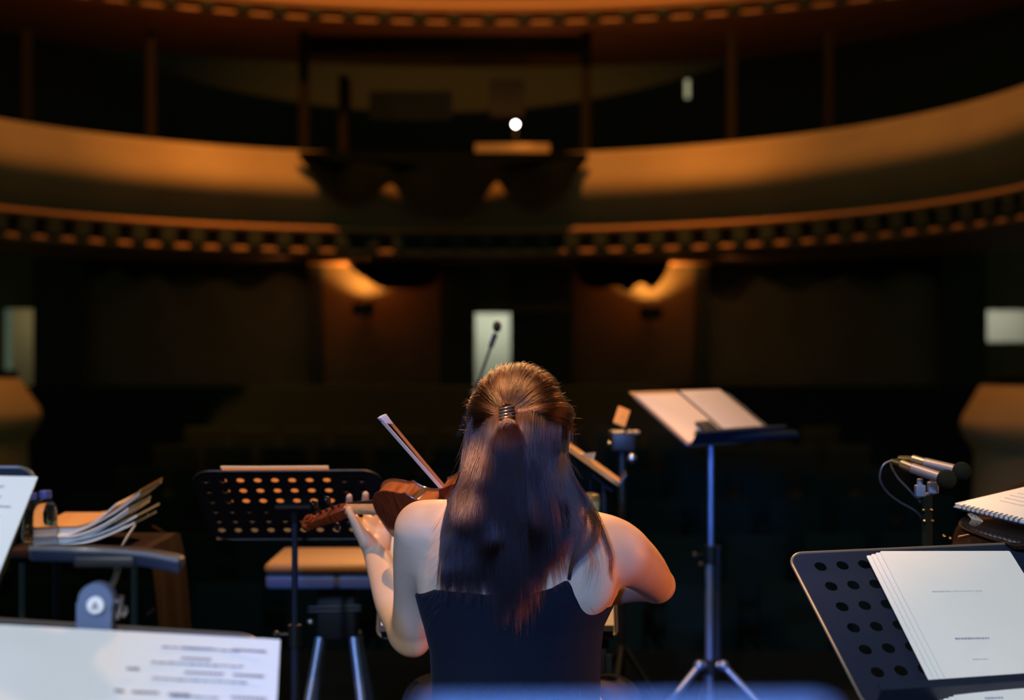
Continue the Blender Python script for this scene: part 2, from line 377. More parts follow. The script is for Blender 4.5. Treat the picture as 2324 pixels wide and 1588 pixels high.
# posts along the balcony
def post(u, v0, v1, d, wpx, m, label=None):
    a = P(u, v0, d); b = P(u, v1, d); mb = MB(); mb.box((0, 0, 0), (wpx/F*d, .1, a.z-b.z)); o = mb.build('balcony_post', m, smooth=False, bevel=.02)
    o.location = (a+b)/2; return tag(o, label, 'post', 'slim posts rising from the balcony rim')
for u, lab in ((62, 'faint slim post at the left end of the lower balcony rim'), (343, 'faint slim post between the far left post and the booth'), (690, 'faint brown post at the left side of the control booth'),
               (1330, 'faint brown post at the right side of the control booth'), (1660, 'faint slim post right of the small pale light'), (1880, 'faint slim post toward the right balcony curve')):
    d = 20.4-.0000006*abs(u-1040)**2.2*1.1; d = max(17.2, 20.5-((u-1040)/F*20)**2/14)
    post(u, 72, 372, d, 22, M['post'], lab)
# control booth on the balcony
booth = empty('control_booth', P(1010, 350, 20.6), 'dark control booth in the middle of the balcony with a small lamp', 'booth')
def boothbox(name, u0, u1, v0, v1, d, dep, m):
    a, b = P(u0, v0, d), P(u1, v1, d); mb = MB(); mb.box(((a.x+b.x)/2-booth.location.x, d+dep/2-booth.location.y, (a.z+b.z)/2-booth.location.z), (abs(b.x-a.x), dep, abs(a.z-b.z))); mb.build(name, m, booth, smooth=False, bevel=.01)
boothbox('lintel', 700, 1322, 86, 118, 20.5, .2, M['post'])
boothbox('side_panel', 768, 788, 170, 350, 20.5, .5, M['post'])
boothbox('window', 838, 1026, 206, 272, 21.4, .05, M['plaster_dark'])
boothbox('equipment_rack', 1112, 1190, 180, 262, 20.9, .4, M['plaster_dark'])
boothbox('counter', 700, 1322, 345, 372, 20.2, .5, M['velvet'])
boothbox('shelf', 1078, 1248, 326, 346, 19.95, .4, M['plaster'])
lampo = empty('lamp', P(1170, 282, 20.0), 'small round glowing lamp above the lit shelf in the control booth', 'lamp')
mb = MB(); mb.ball((0, 0, 0), .028, 8); mb.build('bulb', M['lamp'], lampo)
mb = MB(); mb.tube([(0, .02, -.02), (0, .05, -.3)], .012); mb.tube([(0, .02, .02), (0, .06, .03)], .02); mb.build('arm', M['plastic'], lampo)
l = bpy.data.lights.new('booth_lamp', 'POINT'); l.energy = 3.5; l.color = (1, .42, .08); l.shadow_soft_size = .03
o = bpy.data.objects.new('booth_lamp', l); C.objects.link(o); o.location = P(1185, 300, 19.9)
sl = MB(); sl.box((0, 0, 0), (.06, .05, .26)); o = sl.build('lamp', mat('dim_strip_lamp', (.5, .5, .4), .5, emit=(.75, .72, .42), estr=.42), smooth=False, bevel=.01); o.location = P(1560, 202, 20.4)
tag(o, 'small dim vertical strip light on the balcony, right of the booth', 'lamp')
# black drapery with three lobes over the balcony front
low = dense([(676, 352), (700, 385), (735, 430), (768, 456), (800, 466), (835, 456), (866, 430), (884, 417), (897, 425), (920, 462), (955, 486), (1010, 494), (1062, 486), (1098, 450), (1122, 418), (1133, 416), (1148, 436), (1180, 466), (1215, 476), (1250, 462), (1290, 420), (1336, 358)], 4)
d = 19.42; ref = P(1010, 350, d)
loop = [(P(u, v, d).x-ref.x, P(u, v, d).z-ref.z) for u, v in [(682, 345)]+low+[(1332, 345)]]
e = empty('draped_banner', ref, 'black banner with three scalloped lobes hung over the balcony front', 'banner')
plate('cloth', loop, [], .05, M['velvet'], e, fy=lambda x, z: .04*math.sin(x*7)+.02*math.sin(x*17), extra=[(-1.8+.3*i, -.15-.001*i) for i in range(13)])
# rounded box fronts at both sides of the stalls
def box_front(u_c, d, rt, rb, v0, v1, label):
    c = P(u_c, 900, d); z0 = P(0, v0, d).z; z1 = P(0, v1, d).z; H = z0-z1
    e = empty('box_front', (c.x, c.y, z1-.5), label, 'box front')
    z1 = z0-H; b = z1-.5
    prof = [(rt-.12, z0-b), (rt, z0-b), (rt+.05, z0-.08*H-b), (rb, z0-.5*H-b), (rb+.02, z0-.62*H-b), (rb-.02, z0-.78*H-b), (rb-.09, z0-.92*H-b), (rb-.12, z1-b), (rb-.1, 0)]
    mb = MB(); mb.lathe(prof, 48); mb.build('parapet', M['plaster'], e)
    mb = MB(); mb.lathe([(rt-.14, z0-b+.0), (rt-.14, z0-b+.05), (rt+.02, z0-b+.05), (rt+.03, z0-b), (rt-.02, z0-b-.02)], 48); mb.build('rail', M['velvet'], e)
box_front(-110, 14.5, .62, .86, 852, 1005, 'rounded tan box front glowing orange at the left edge of the stalls')
box_front(2420, 14.5, .80, 1.02, 868, 1030, 'rounded tan box front glowing orange at the right edge of the stalls')
spot('house_spot_box_left', (-3.5, 9.0, 7.5), P(20, 930, 14), 260, HALL, 16, .6, .2)
spot('house_spot_box_right', (3.5, 9.0, 7.5), P(2290, 940, 14), 300, HALL, 16, .6, .2)
# low parapet at the back of the stalls and the rows of seats
mb = MB(); mb.box((0, 20.35, -.23), (15, .25, 2.1)); mb.box((0, 21.2, .0), (15, 1.5, 1.3)); structure(mb.build('wall_parterre', M['seat'], smooth=False, bevel=.03))
def seat_proto():
    e = empty('theatre_seat', (0, 0, 0))
    mb = MB(); mb.box((0, 0, .45), (.48, .46, .12)); mb.build('seat', M['seat'], e, bevel=.03)
    mb = MB(); mb.box((0, .25, .72), (.48, .09, .56)); mb.build('backrest', M['seat'], e, bevel=.035)
    for s in (-1, 1):
        mb = MB(); mb.box((s*.265, .02, .34), (.05, .5, .66)); mb.build('armrest', M['seat'], e, bevel=.015)
    return e
proto = seat_proto(); first = True
for r in range(6):
    y = 9.0+r*1.5; z = -1.2+r*.12
    for i in range(-6, 7):
        if first: e = proto; first = False
        else:
            e = proto.copy(); C.objects.link(e)
            for ch in proto.children:
                c = ch.copy(); C.objects.link(c); c.parent = e
        e.location = (i*.62, y+.012*i*i, z-.0)
        tag(e, 'dark empty theatre seat lost in the blackness of the stalls beyond the stage', 'seat', 'theatre seats in the dark stalls')
for r in range(6):
    mb = MB(); mb.box((0, 9.35+r*1.5, -1.2+r*.12-.3), (10, 1.6, .6)); structure(mb.build('floor_riser', M['stalls'], smooth=False))

# ---------------------------------------------------------------- signed distance modelling (continuous body surfaces)
class Field:
    def __init__(s, lo, hi, h):
        s.lo = np.array(lo, np.float32); s.h = h; s.n = np.ceil((np.array(hi)-np.array(lo))/h).astype(int)+1
        s.f = np.full(s.n, .2, np.float32)
        s.ax = [s.lo[i]+h*np.arange(s.n[i], dtype=np.float32) for i in range(3)]
    def region(s, lo, hi):
        a = np.clip(np.floor((np.array(lo)-s.lo)/s.h).astype(int), 0, s.n); b = np.clip(np.ceil((np.array(hi)-s.lo)/s.h).astype(int)+1, 0, s.n)
        sl = tuple(slice(a[i], b[i]) for i in range(3))
        X = s.ax[0][sl[0]][:, None, None]; Y = s.ax[1][sl[1]][None, :, None]; Z = s.ax[2][sl[2]][None, None, :]
        return sl, X, Y, Z
    def blend(s, sl, d, k):
        a = s.f[sl]
        if d.size == 0: return
        h = np.clip(.5+.5*(d-a)/k, 0, 1) if k > 0 else (d > a).astype(np.float32)
        s.f[sl] = d*(1-h)+a*h-k*h*(1-h)
    def cone(s, a, b, ra, rb, k=.01):
        a = np.array(a, np.float32); b = np.array(b, np.float32); m = max(ra, rb)+.02+k
        sl, X, Y, Z = s.region(np.minimum(a, b)-m, np.maximum(a, b)+m)
        ba = b-a; L = max(float(ba@ba), 1e-9)
        px, py, pz = X-a[0], Y-a[1], Z-a[2]
        t = np.clip((px*ba[0]+py*ba[1]+pz*ba[2])/L, 0, 1)
        d = np.sqrt((px-t*ba[0])**2+(py-t*ba[1])**2+(pz-t*ba[2])**2)-(ra+(rb-ra)*t)
        s.blend(sl, d.astype(np.float32), k)
    def chain(s, pts, rs, k=.01):                # one smooth tapered limb: hard union along a curve, blended in once
        q = [np.array([*p, r], float) for p, r in zip(pts, rs)]
        if len(q) > 2: q = catmull(q, 7)
        A = np.array(q, np.float32); m = A[:, 3].max()+.02+k
        sl, X, Y, Z = s.region(A[:, :3].min(0)-m, A[:, :3].max(0)+m); best = None
        for i in range(len(A)-1):
            a, b, ra, rb = A[i, :3], A[i+1, :3], A[i, 3], A[i+1, 3]; ba = b-a; L = max(float(ba@ba), 1e-9)
            px, py, pz = X-a[0], Y-a[1], Z-a[2]
            t = np.clip((px*ba[0]+py*ba[1]+pz*ba[2])/L, 0, 1)
            d = np.sqrt((px-t*ba[0])**2+(py-t*ba[1])**2+(pz-t*ba[2])**2)-(ra+(rb-ra)*t)
            best = d if best is None else np.minimum(best, d)
        s.blend(sl, best.astype(np.float32), k)
    def ell(s, c, r, k=.01, R=None):
        c = np.array(c, np.float32); m = max(r)+.02+k
        sl, X, Y, Z = s.region(c-m, c+m); x, y, z = X-c[0], Y-c[1], Z-c[2]
        if R is not None:
            R = np.array(R.transposed()); x, y, z = (R[0][0]*x+R[0][1]*y+R[0][2]*z), (R[1][0]*x+R[1][1]*y+R[1][2]*z), (R[2][0]*x+R[2][1]*y+R[2][2]*z)
        k0 = np.sqrt((x/r[0])**2+(y/r[1])**2+(z/r[2])**2)+1e-6; k1 = np.sqrt((x/r[0]**2)**2+(y/r[1]**2)**2+(z/r[2]**2)**2)+1e-6
        s.blend(sl, (k0*(k0-1)/k1).astype(np.float32), k)
    def mesh(s, name, smooth=0):
        f = s.f; ins = f < 0; n = s.n
        c = np.zeros((n[0]-1, n[1]-1, n[2]-1), np.int8)
        for i in (0, 1):
            for j in (0, 1):
                for k in (0, 1): c += ins[i:n[0]-1+i, j:n[1]-1+j, k:n[2]-1+k]
        act = (c > 0) & (c < 8); idx = np.argwhere(act); ids = np.full(act.shape, -1, np.int32); ids[act] = np.arange(len(idx))
        acc = np.zeros((len(idx), 3)); cnt = np.zeros(len(idx))
        corner = lambda o: f[idx[:, 0]+o[0], idx[:, 1]+o[1], idx[:, 2]+o[2]]
        for ax in range(3):
            o2 = [a for a in range(3) if a != ax]
            for i in (0, 1):
                for j in (0, 1):
                    a = [0, 0, 0]; a[o2[0]] = i; a[o2[1]] = j; b = list(a); b[ax] = 1
                    fa, fb = corner(a), corner(b); m = (fa < 0) != (fb < 0)
                    t = np.where(m, fa/(fa-fb+1e-12), 0); p = np.zeros((len(idx), 3)); p[:] = a; p[:, ax] = t
                    acc[m] += p[m]; cnt[m] += 1
        V = s.lo+(idx+acc/cnt[:, None])*s.h
        quads = []
        for ax in range(3):
            o1, o2 = [a for a in range(3) if a != ax]
            A = [slice(1, -1)]*3; A[ax] = slice(0, -1); B = [slice(1, -1)]*3; B[ax] = slice(1, None)
            fa, fb = ins[tuple(A)], ins[tuple(B)]; e = np.argwhere(fa != fb)
            if not len(e): continue
            e2 = e.copy(); e2[:, o1] += 1; e2[:, o2] += 1
            q = []
            for d1, d2 in ((-1, -1), (0, -1), (0, 0), (-1, 0)):
                g = e2.copy(); g[:, o1] += d1; g[:, o2] += d2; q.append(ids[g[:, 0], g[:, 1], g[:, 2]])
            q = np.stack(q, 1); sgn = fa[e[:, 0], e[:, 1], e[:, 2]]
            if ax == 1: sgn = ~sgn
            q[~sgn] = q[~sgn][:, ::-1]; quads.append(q)
        Q = np.concatenate(quads); Q = Q[(Q >= 0).all(1)]
        if smooth:                               # Taubin smoothing keeps the volume
            E = np.concatenate([Q[:, [0, 1]], Q[:, [1, 2]], Q[:, [2, 3]], Q[:, [3, 0]]]); E = np.concatenate([E, E[:, ::-1]]); n_ = len(V)
            deg = np.maximum(np.bincount(E[:, 0], minlength=n_), 1)[:, None]
            for it in range(smooth):
                for lam in (.5, -.5):
                    a = np.stack([np.bincount(E[:, 0], weights=V[E[:, 1], c], minlength=n_) for c in range(3)], 1)/deg
                    V = V+lam*(a-V)
        me = bpy.data.meshes.new(name); me.vertices.add(len(V)); me.vertices.foreach_set('co', V.astype(np.float32).ravel())
        me.loops.add(Q.size); me.loops.foreach_set('vertex_index', Q.ravel().astype(np.int32))
        me.polygons.add(len(Q)); me.polygons.foreach_set('loop_start', (np.arange(len(Q))*4).astype(np.int32))
        me.update(calc_edges=True); me.validate(); return me

# torso cross sections: v, left u, right u, depth centre, half depth
TD = 2.695
SEC = [(1128, 1120, 1222, 2.690, .058), (1150, 1085, 1262, 2.690, .070), (1165, 1030, 1320, 2.692, .078), (1185, 975, 1378, 2.694, .084), (1212, 948, 1402, 2.695, .092),
       (1250, 938, 1408, 2.696, .100), (1300, 940, 1410, 2.698, .106), (1345, 946, 1402, 2.700, .106), (1385, 956, 1382, 2.702, .103), (1420, 966, 1366, 2.705, .100),
       (1480, 980, 1360, 2.710, .098), (1590, 985, 1358, 2.72, .100), (1680, 965, 1378, 2.725, .110), (1770, 945, 1400, 2.73, .118), (1840, 950, 1395, 2.73, .100)]
sv = np.array([s[0] for s in SEC], float); sz = CAMZ-(sv-794)/F*TD
sxl = np.array([(s[1]-1162)/F*TD for s in SEC]); sxr = np.array([(s[2]-1162)/F*TD for s in SEC])
sy = np.array([s[3] for s in SEC]); sd = np.array([s[4] for s in SEC])
def torso(fd, inflate=0.0, k=.02, lo=-9, hi=9):
    sl, X, Y, Z = fd.region((-.30, 2.52, .44), (.30, 2.90, 1.08)); z = Z.ravel()
    o = np.argsort(sz); g = lambda a: np.interp(z, sz[o], a[o])[None, None, :]
    cx = (g(sxl)+g(sxr))/2; a = (g(sxr)-g(sxl))/2+inflate; cy = g(sy); b = g(sd)+inflate
    p = 2.35; xx = np.abs(X-cx)/a; yy = np.abs(Y-cy)/b
    q = (xx**p+yy**p)**(1/p); d = (q-1)*np.minimum(a, b)*.92
    groove = .0045*np.exp(-((X-cx)/.016)**2)*(Y < cy)               # spine furrow
    d = d+groove*np.clip((z-.74)/.1, 0, 1)[None, None, :]
    top = z[None, None, :]-sz[0]; bot = sz[-1]-z[None, None, :]
    d = np.maximum(np.maximum(d, top), bot); return sl, d.astype(np.float32)
body = Field((-.52, 2.50, -.005), (.42, 3.50, 1.33), .0036)
sl, d = torso(body); body.blend(sl, d, .01)
HC = P(1176, 972, 2.665); HR = Matrix.Rotation(math.radians(24), 3, 'Z') @ Matrix.Rotation(math.radians(6), 3, 'X')
hp = lambda x, y, z: HC+HR @ Vector((x, y, z))
body.cone(P(1174, 1150, 2.685), P(1176, 1050, 2.675), .058, .052, .035)       # neck
body.ell(HC, (.076, .094, .100), .01, HR)                                     # skull
body.ell(hp(0, .030, -.055), (.056, .068, .070), .02, HR)                     # face mass
body.ell(hp(0, .082, -.098), (.020, .016, .016), .015, HR)                    # chin
body.cone(hp(0, .092, -.010), hp(0, .114, -.045), .006, .011, .008)           # nose
for s in (-1, 1):
    body.ell(hp(s*.012, .106, -.048), (.008, .009, .007), .004, HR)
    body.ell(hp(s*.030, .086, .012), (.022, .010, .006), .008, HR)            # brow
    body.ell(hp(s*.040, .070, -.040), (.020, .020, .020), .015, HR)           # cheek
    body.ell(hp(s*.034, .093, -.008), (.012, .006, .006), .004, HR)           # eyelid
    ea = .094 if s > 0 else .078
    body.cone(hp(s*.070, .004, -.018), hp(s*ea, -.004, -.016), .014, .008, .004)
    body.ell(hp(s*ea, -.010, -.014), (.0075, .017, .031), .004, HR)           # ear
    body.ell(hp(s*(ea+.001), -.012, -.040), (.006, .009, .011), .004, HR)
body.ell(hp(0, .098, -.074), (.022, .008, .005), .004, HR); body.ell(hp(0, .096, -.082), (.019, .008, .006), .004, HR)
# shoulders, shoulder blades
body.chain([P(1185, 1165, 2.69), P(1105, 1168, 2.69), P(1010, 1185, 2.69)], [.050, .038, .042], .035)
body.chain([P(1175, 1165, 2.69), P(1260, 1180, 2.69), P(1360, 1222, 2.69)], [.050, .040, .044], .035)
body.ell(P(1065, 1265, 2.632), (.055, .026, .080), .03); body.ell(P(1325, 1275, 2.632), (.052, .030, .085), .03, Matrix.Rotation(-.25, 3, 'Y'))
# left arm
SL, EL = P(962, 1202, 2.69), P(932, 1440, 2.885)
body.chain([SL, P(951, 1265, 2.735), P(946, 1350, 2.81), P(938, 1408, 2.855), EL], [.056, .050, .046, .043, .040], .02)
body.ell(P(938, 1452, 2.875), (.031, .030, .032), .02)
WL = P(851, 1248, 3.075)
body.chain([P(922, 1428, 2.89), P(896, 1370, 2.945), P(874, 1310, 3.01), P(858, 1268, 3.055), WL], [.038, .040, .034, .0285, .0265], .018)
# left hand: palm, thumb, fingers
dz_ = 3.10
kn = [P(812, 1186, 3.115), P(834, 1181, 3.130), P(855, 1183, 3.130), P(873, 1195, 3.115)]
for q, r in zip(kn, (.0125, .0125, .012, .0105)): body.cone(P(853, 1240, 3.08).lerp(q, .05), q, .018, r, .010)
body.cone(P(872, 1242, 3.085), P(880, 1205, 3.10), .013, .011, .012)
body.cone(P(835, 1232, 3.065), P(815, 1204, 3.075), .0185, .013, .010)        # thenar
body.chain([P(832, 1228, 3.055), P(813, 1198, 3.050), P(799, 1172, 3.047), P(792, 1157, 3.052)], [.017, .0115, .0088, .0082], .006)
FING = [[kn[0], P(800, 1166, 3.150), P(793, 1142, 3.150), P(793, 1127, 3.135)],
        [kn[1], P(832, 1158, 3.165), P(829, 1136, 3.160), P(830, 1122, 3.140)],
        [kn[2], P(862, 1158, 3.160), P(862, 1136, 3.150), P(861, 1122, 3.125)],
        [kn[3], P(886, 1172, 3.130), P(890, 1155, 3.110), P(893, 1146, 3.090)]]
for fpts, r in zip(FING, (.0086, .0090, .0086, .0074)): body.chain(fpts, [r*1.15, r, r*.94, r*.86], .004)
# right arm
SR, ER = P(1392, 1246, 2.69), P(1490, 1325, 2.915)
body.chain([P(1330, 1225, 2.68), SR, P(1428, 1268, 2.75), P(1462, 1294, 2.83), ER], [.045, .057, .053, .045, .036], .02)
body.ell(P(1497, 1330, 2.92), (.028, .03, .026), .015)
WR = P(1345, 1362, 3.115)
body.chain([P(1484, 1328, 2.93), P(1440, 1328, 2.985), P(1395, 1340, 3.04), WR], [.034, .034, .030, .024], .015)
# bow geometry
BOWC = Vector((-.149, 2.90, 1.054)); BD = Vector((-.555, -.455, .70)).normalized()
TIP = P(866, 952, 2.812); FROG = TIP-BD*.74
BD = (TIP-FROG).normalized()
HB = FROG+BD*.03
mid = WR.lerp(HB, .45)
for i, s in enumerate((-.030, -.010, .010, .030)):
    k1 = WR.lerp(HB+BD*(.012+s), .62)+Vector((0, .01, .022)); body.cone(WR, k1, .020, .0115, .012)
    k2 = HB+BD*(.014+s*.9)+Vector((.004, .018, .022)); k3 = HB+BD*(.014+s*.9)+Vector((-.004, .016, -.004)); k4 = k3+Vector((-.004, -.012, -.012))
    body.chain([k1, k2, k3, k4], [.0100, .0084, .0080, .0072], .004)
body.chain([WR.lerp(HB, .25)+Vector((0, -.012, 0)), HB+BD*.004+Vector((.012, -.022, .016)), HB+BD*.016+Vector((.004, -.012, -.004))], [.014, .0095, .0080], .006)
# hips, thighs, shins, feet (seated, below the frame)
HLx, HRx = Vector((-.075, 2.76, .56)), Vector((.12, 2.76, .56))
for s, hpnt in ((-1, HLx), (1, HRx)):
    kne = hpnt+Vector((s*.10, .43, -.03)); ank = kne+Vector((s*.01, .02, -.43))
    body.chain([hpnt, kne], [.090, .060], .05); body.chain([kne, kne.lerp(ank, .35)+Vector((0, -.01, 0)), ank], [.056, .054, .036], .02)
    if kne.y < 3.45: body.chain([ank+Vector((0, -.02, -.035)), ank+Vector((0, .13, -.055))], [.036, .026], .02)
body.ell((.02, 2.73, .54), (.175, .115, .085), .04)
woman = empty('person', (.02, 2.73, .0), 'person seen from behind with long brown half-tied hair and black tank top, playing a violin', 'person')
def wchild(name, me, m): 
    o = link(name, me, m, woman); o.matrix_parent_inverse = Matrix.Translation((-.02, -2.73, 0)); return o
bodyo = wchild('body', body.mesh('body', 8), M['skin'])
# garment: torso and thighs in cloth
def garment(name, m, build, cutf, lo, hi, h=.0036):
    g = Field(lo, hi, h); build(g); sl, X, Y, Z = g.region(lo, hi)
    g.f = np.maximum(g.f, cutf(X, Y, Z).astype(np.float32)); return wchild(name, g.mesh(name, 4), m)
ed = [(930, 1366), (955, 1357), (985, 1342), (1020, 1337), (1100, 1348), (1200, 1347), (1250, 1334), (1290, 1312), (1312, 1338), (1338, 1364), (1368, 1384), (1400, 1394)]
ex = np.array([(u-1162)/F*2.60 for u, v in ed]); ez = np.array([CAMZ-(v-794)/F*2.60 for u, v in ed])
def topbuild(g):
    sl, d = torso(g, .0045); g.blend(sl, d, .01)
    g.ell((.02, 2.73, .54), (.18, .12, .09), .04)
    for s in (-1, 1): g.ell((.005+s*.075, 2.775, .905), (.07, .062, .07), .03)
def topcut(X, Y, Z):
    e = np.interp(X.ravel(), ex, ez)[:, None, None]
    t = np.clip((Y-2.68)/.10, 0, 1); lim = e*(1-t)+(.955-1.6*np.clip(np.abs(X-.01)-.09, 0, .06))*t
    fold = .0015*np.sin(Z*190+3*X*20)*np.clip((.84-Z)/.05, 0, 1)
    return Z-lim+0*fold
garment('tank_top', M['top'], topbuild, topcut, (-.26, 2.53, .44), (.30, 2.93, 1.0))
def trbuild(g):
    g.ell((.02, 2.73, .54), (.185, .125, .095), .04)
    for s, hpnt in ((-1, HLx), (1, HRx)):
        kne = hpnt+Vector((s*.10, .43, -.03)); ank = kne+Vector((s*.01, .02, -.43))
        g.chain([hpnt, kne], [.098, .070], .05); g.chain([kne, ank], [.066, .056], .02)
garment('trousers', M['trousers'], trbuild, lambda X, Y, Z: np.maximum(Z-.68, .10-Z)+0*X+0*Y, (-.35, 2.55, .06), (.40, 3.46, .75), .006)
from mathutils.bvhtree import BVHTree
bv = BVHTree.FromPolygons([v.co.copy() for v in bodyo.data.vertices], [tuple(p.vertices) for p in bodyo.data.polygons])
def on_body(p, off):
    r = bv.find_nearest(p); n = r[1]; q = r[0]
    s = (p-q).normalized() if (p-q).length > 1e-5 else n
    return q+n*off if n.dot(Vector((0, -1, .3))) > 0 else q+n*off
for pts in ([(1292, 1318, 2.58), (1298, 1280, 2.58), (1308, 1240, 2.58), (1322, 1200, 2.60), (1326, 1178, 2.64), (1322, 1180, 2.70), (1310, 1210, 2.77)],
            [(1010, 1340, 2.58), (1006, 1290, 2.58), (1006, 1230, 2.58), (1012, 1175, 2.60), (1018, 1142, 2.65), (1022, 1145, 2.70), (1040, 1190, 2.78)]):
    cp = [on_body(P(*p), .0012) for p in pts]; cp = [Vector(p) for p in catmull(cp, 6)]; cp = [on_body(p, .0016) for p in cp]
    mb = MB(); mb.tube(cp, .0034, 8); o = mb.build('shoulder_strap', M['top'], woman); o.matrix_parent_inverse = Matrix.Translation((-.02, -2.73, 0))
for s in (-1, 1):
    mb = MB(); c = hp(s*.034, .094, -.009); mb.ball(c, .0075, 8); o = mb.build('eye', M['eye'], woman); o.matrix_parent_inverse = Matrix.Translation((-.02, -2.73, 0))
# small earring-like pink ear lobe is part of the body

# ---------------------------------------------------------------- hair
hairf = Field((-.22, 2.50, .88), (.24, 2.80, 1.33), .004)
hairf.ell(HC+Vector((0, 0, .002)), (.0785, .0955, .1035), .01, HR)
HT = lambda u, v, d: P(u, v, d)
hairf.chain([P(1175, 985, 2.65), P(1172, 1060, 2.645), P(1170, 1150, 2.64), P(1168, 1230, 2.622)], [.070, .060, .040, .010], .03)
hairf.chain([P(1125, 1000, 2.65), P(1108, 1080, 2.645), P(1085, 1160, 2.635), P(1070, 1220, 2.615)], [.045, .035, .026, .008], .03)
hairf.chain([P(1220, 1000, 2.65), P(1228, 1080, 2.645), P(1232, 1150, 2.635), P(1225, 1210, 2.615)], [.045, .038, .024, .008], .03)
sl, X, Y, Z = hairf.region((-.3, 2.4, .8), (.3, 2.9, 1.4))       # open the face: cut in front of the ears
fwd = HR @ Vector((0, 1, 0)); upv = HR @ Vector((0, 0, 1))
dd = (X-HC.x)*fwd.x+(Y-HC.y)*fwd.y+(Z-HC.z)*fwd.z; uu = (X-HC.x)*upv.x+(Y-HC.y)*upv.y+(Z-HC.z)*upv.z
hairf.f = np.maximum(hairf.f, (dd-.012-.9*np.clip(uu, -.02, .12)).astype(np.float32)*.7)
hairo = wchild('hair', hairf.mesh('hair'), M['hairbase'])

TIE = P(1150, 938, 2.553)
strands = []; radii = []
def smooth_noise(seed, n):
    r = np.random.default_rng(seed); return catmull([r.normal(size=3) for _ in range(5)], max(2, n//4+1))[:n]
NP = 16
def skull_point(dirv, lift):                     # dirv in head frame
    d = dirv.normalized(); r = 1/math.sqrt((d.x/.079)**2+(d.y/.096)**2+(d.z/.104)**2)
    return HC+HR @ (d*(r+lift+.0025))
tie_dir = (HR.transposed() @ (TIE-HC)).normalized()
def add(pts, r0, r1=None):
    strands.append(np.array([tuple(p) for p in pts], np.float32)); n = len(pts)
    radii.append(np.interp(np.linspace(0, 1, n), [0, .75, 1], [r0, r0, (r1 if r1 is not None else r0*.25)]).astype(np.float32))
# crown strands, combed back to the tie
NC = 95
cl = []
for i in range(NC):
    a = rng.uniform(-.08*PI, 1.08*PI); el = rng.uniform(-.1, .5)
    cl.append((a, rng.uniform(.15, 1.0), rng.uniform(.000, .007), rng.normal(0, .004, 3)))
for i in range(6200):
    c = cl[rng.integers(NC)]
    a = c[0]+rng.normal(0, .045); fr = c[1]
    # ring of roots around the forehead and temples in the head frame
    front = Vector((math.cos(a)*1.0, .35+.62*math.sin(a)*(1 if math.sin(a) > 0 else .2), math.sin(a)*.92 if math.sin(a) > 0 else math.sin(a)*.5-.02)).normalized()
    st = front.slerp(tie_dir, rng.uniform(0, .10))
    pts = []; lift0 = .004+c[2]+rng.uniform(0, .004); jx = rng.normal(0, .0045, 3); wob = rng.normal(0, .0012, 3); ph = rng.uniform(0, 6)
    sag = rng.uniform(0, .12)*(1 if abs(math.cos(a)) > .6 else .3)
    for k in range(NP):
        t = k/(NP-1); d = st.slerp(tie_dir, t)
        d = (d+Vector((0, 0, -sag*math.sin(PI*t)))).normalized()
        lift = lift0*(1-.75*t**3)+.0035*math.sin(PI*t)
        p = skull_point(d, lift); q = Vector(jx)*(1-t)**.5*.55+Vector(c[3])*math.sin(PI*t)*.8+Vector(wob)*math.sin(ph+7*t)*1.4
        p = p+q
        if t > .8:
            s = (t-.8)/.2; p = p.lerp(TIE+Vector((jx[0]*1.2, 0.006, jx[2]*1.2+.004)), s*s)
        pts.append(p)
    add(pts, .00017, .00014)
# loops around the tie
mb = MB()
for k in range(4):
    c = TIE+Vector((.0, -.004, .010-.0055*k)); pts = []
    for j in range(25):
        a = 2*PI*j/24; pts.append(c+Vector((.0125*math.cos(a), .0125*math.sin(a), .003*math.cos(a+.5))))
    mb.tube(pts, .0021, 8)
o = mb.build('hair_tie', M['tie'], woman, merge=False); o.matrix_parent_inverse = Matrix.Translation((-.02, -2.73, 0))
# falling hair
L_ED = [(940, 1076), (1000, 1062), (1060, 1050), (1100, 1036), (1150, 1016), (1200, 1006), (1260, 1004), (1320, 1000), (1400, 1000)]
R_ED = [(940, 1282), (1000, 1284), (1060, 1290), (1100, 1302), (1150, 1322), (1200, 1338), (1260, 1335), (1320, 1325), (1400, 1330)]
lv, lu = zip(*L_ED); rv, ru = zip(*R_ED)
def fall_pt(s, v, dep):                          # s in 0..1 across, dep extra towards the viewer
    L, R = np.interp(v, lv, lu), np.interp(v, rv, ru); u = L+(R-L)*s; q = 2*s-1
    y = np.interp(v, [900, 930, 960, 1050, 1150, 1250, 1320, 1500], [2.585, 2.572, 2.566, 2.564, 2.572, 2.581, 2.588, 2.592])
    curve = np.interp(v, [940, 1060, 1180, 1300], [.085, .080, .05, .022])
    for bs, bw, bv_, bh, am in ((.13, .16, 1080, 60, .009), (.12, .15, 1172, 62, .007), (.36, .08, 1235, 40, .007), (.90, .12, 1130, 60, .009), (.62, .14, 1190, 70, .006)):
        h = (v-bv_)/bh; y -= am*math.exp(-((s-bs)/bw)**2)*math.exp(-(h*h*(1.0 if h < 0 else 2.2)))
    y = y+curve*abs(q)**2.4-dep-.011*min(1, max(0, (1040-v)/60))*abs(q)
    return P(u, v, y)
NF = 170
fc = []
for i in range(NF):
    s = rng.uniform(0, 1)
    # bottom of each lock: longest in the middle, shorter at the sides
    base = np.interp(s, [0, .12, .3, .45, .55, .62, .70, .78, .86, 1], [1345, 1330, 1345, 1385, 1395, 1350, 1325, 1250, 1230, 1215])
    fc.append((s, base+rng.normal(0, 16), rng.uniform(0, .018), rng.normal(0, .010), rng.uniform(.3, 1.0)))
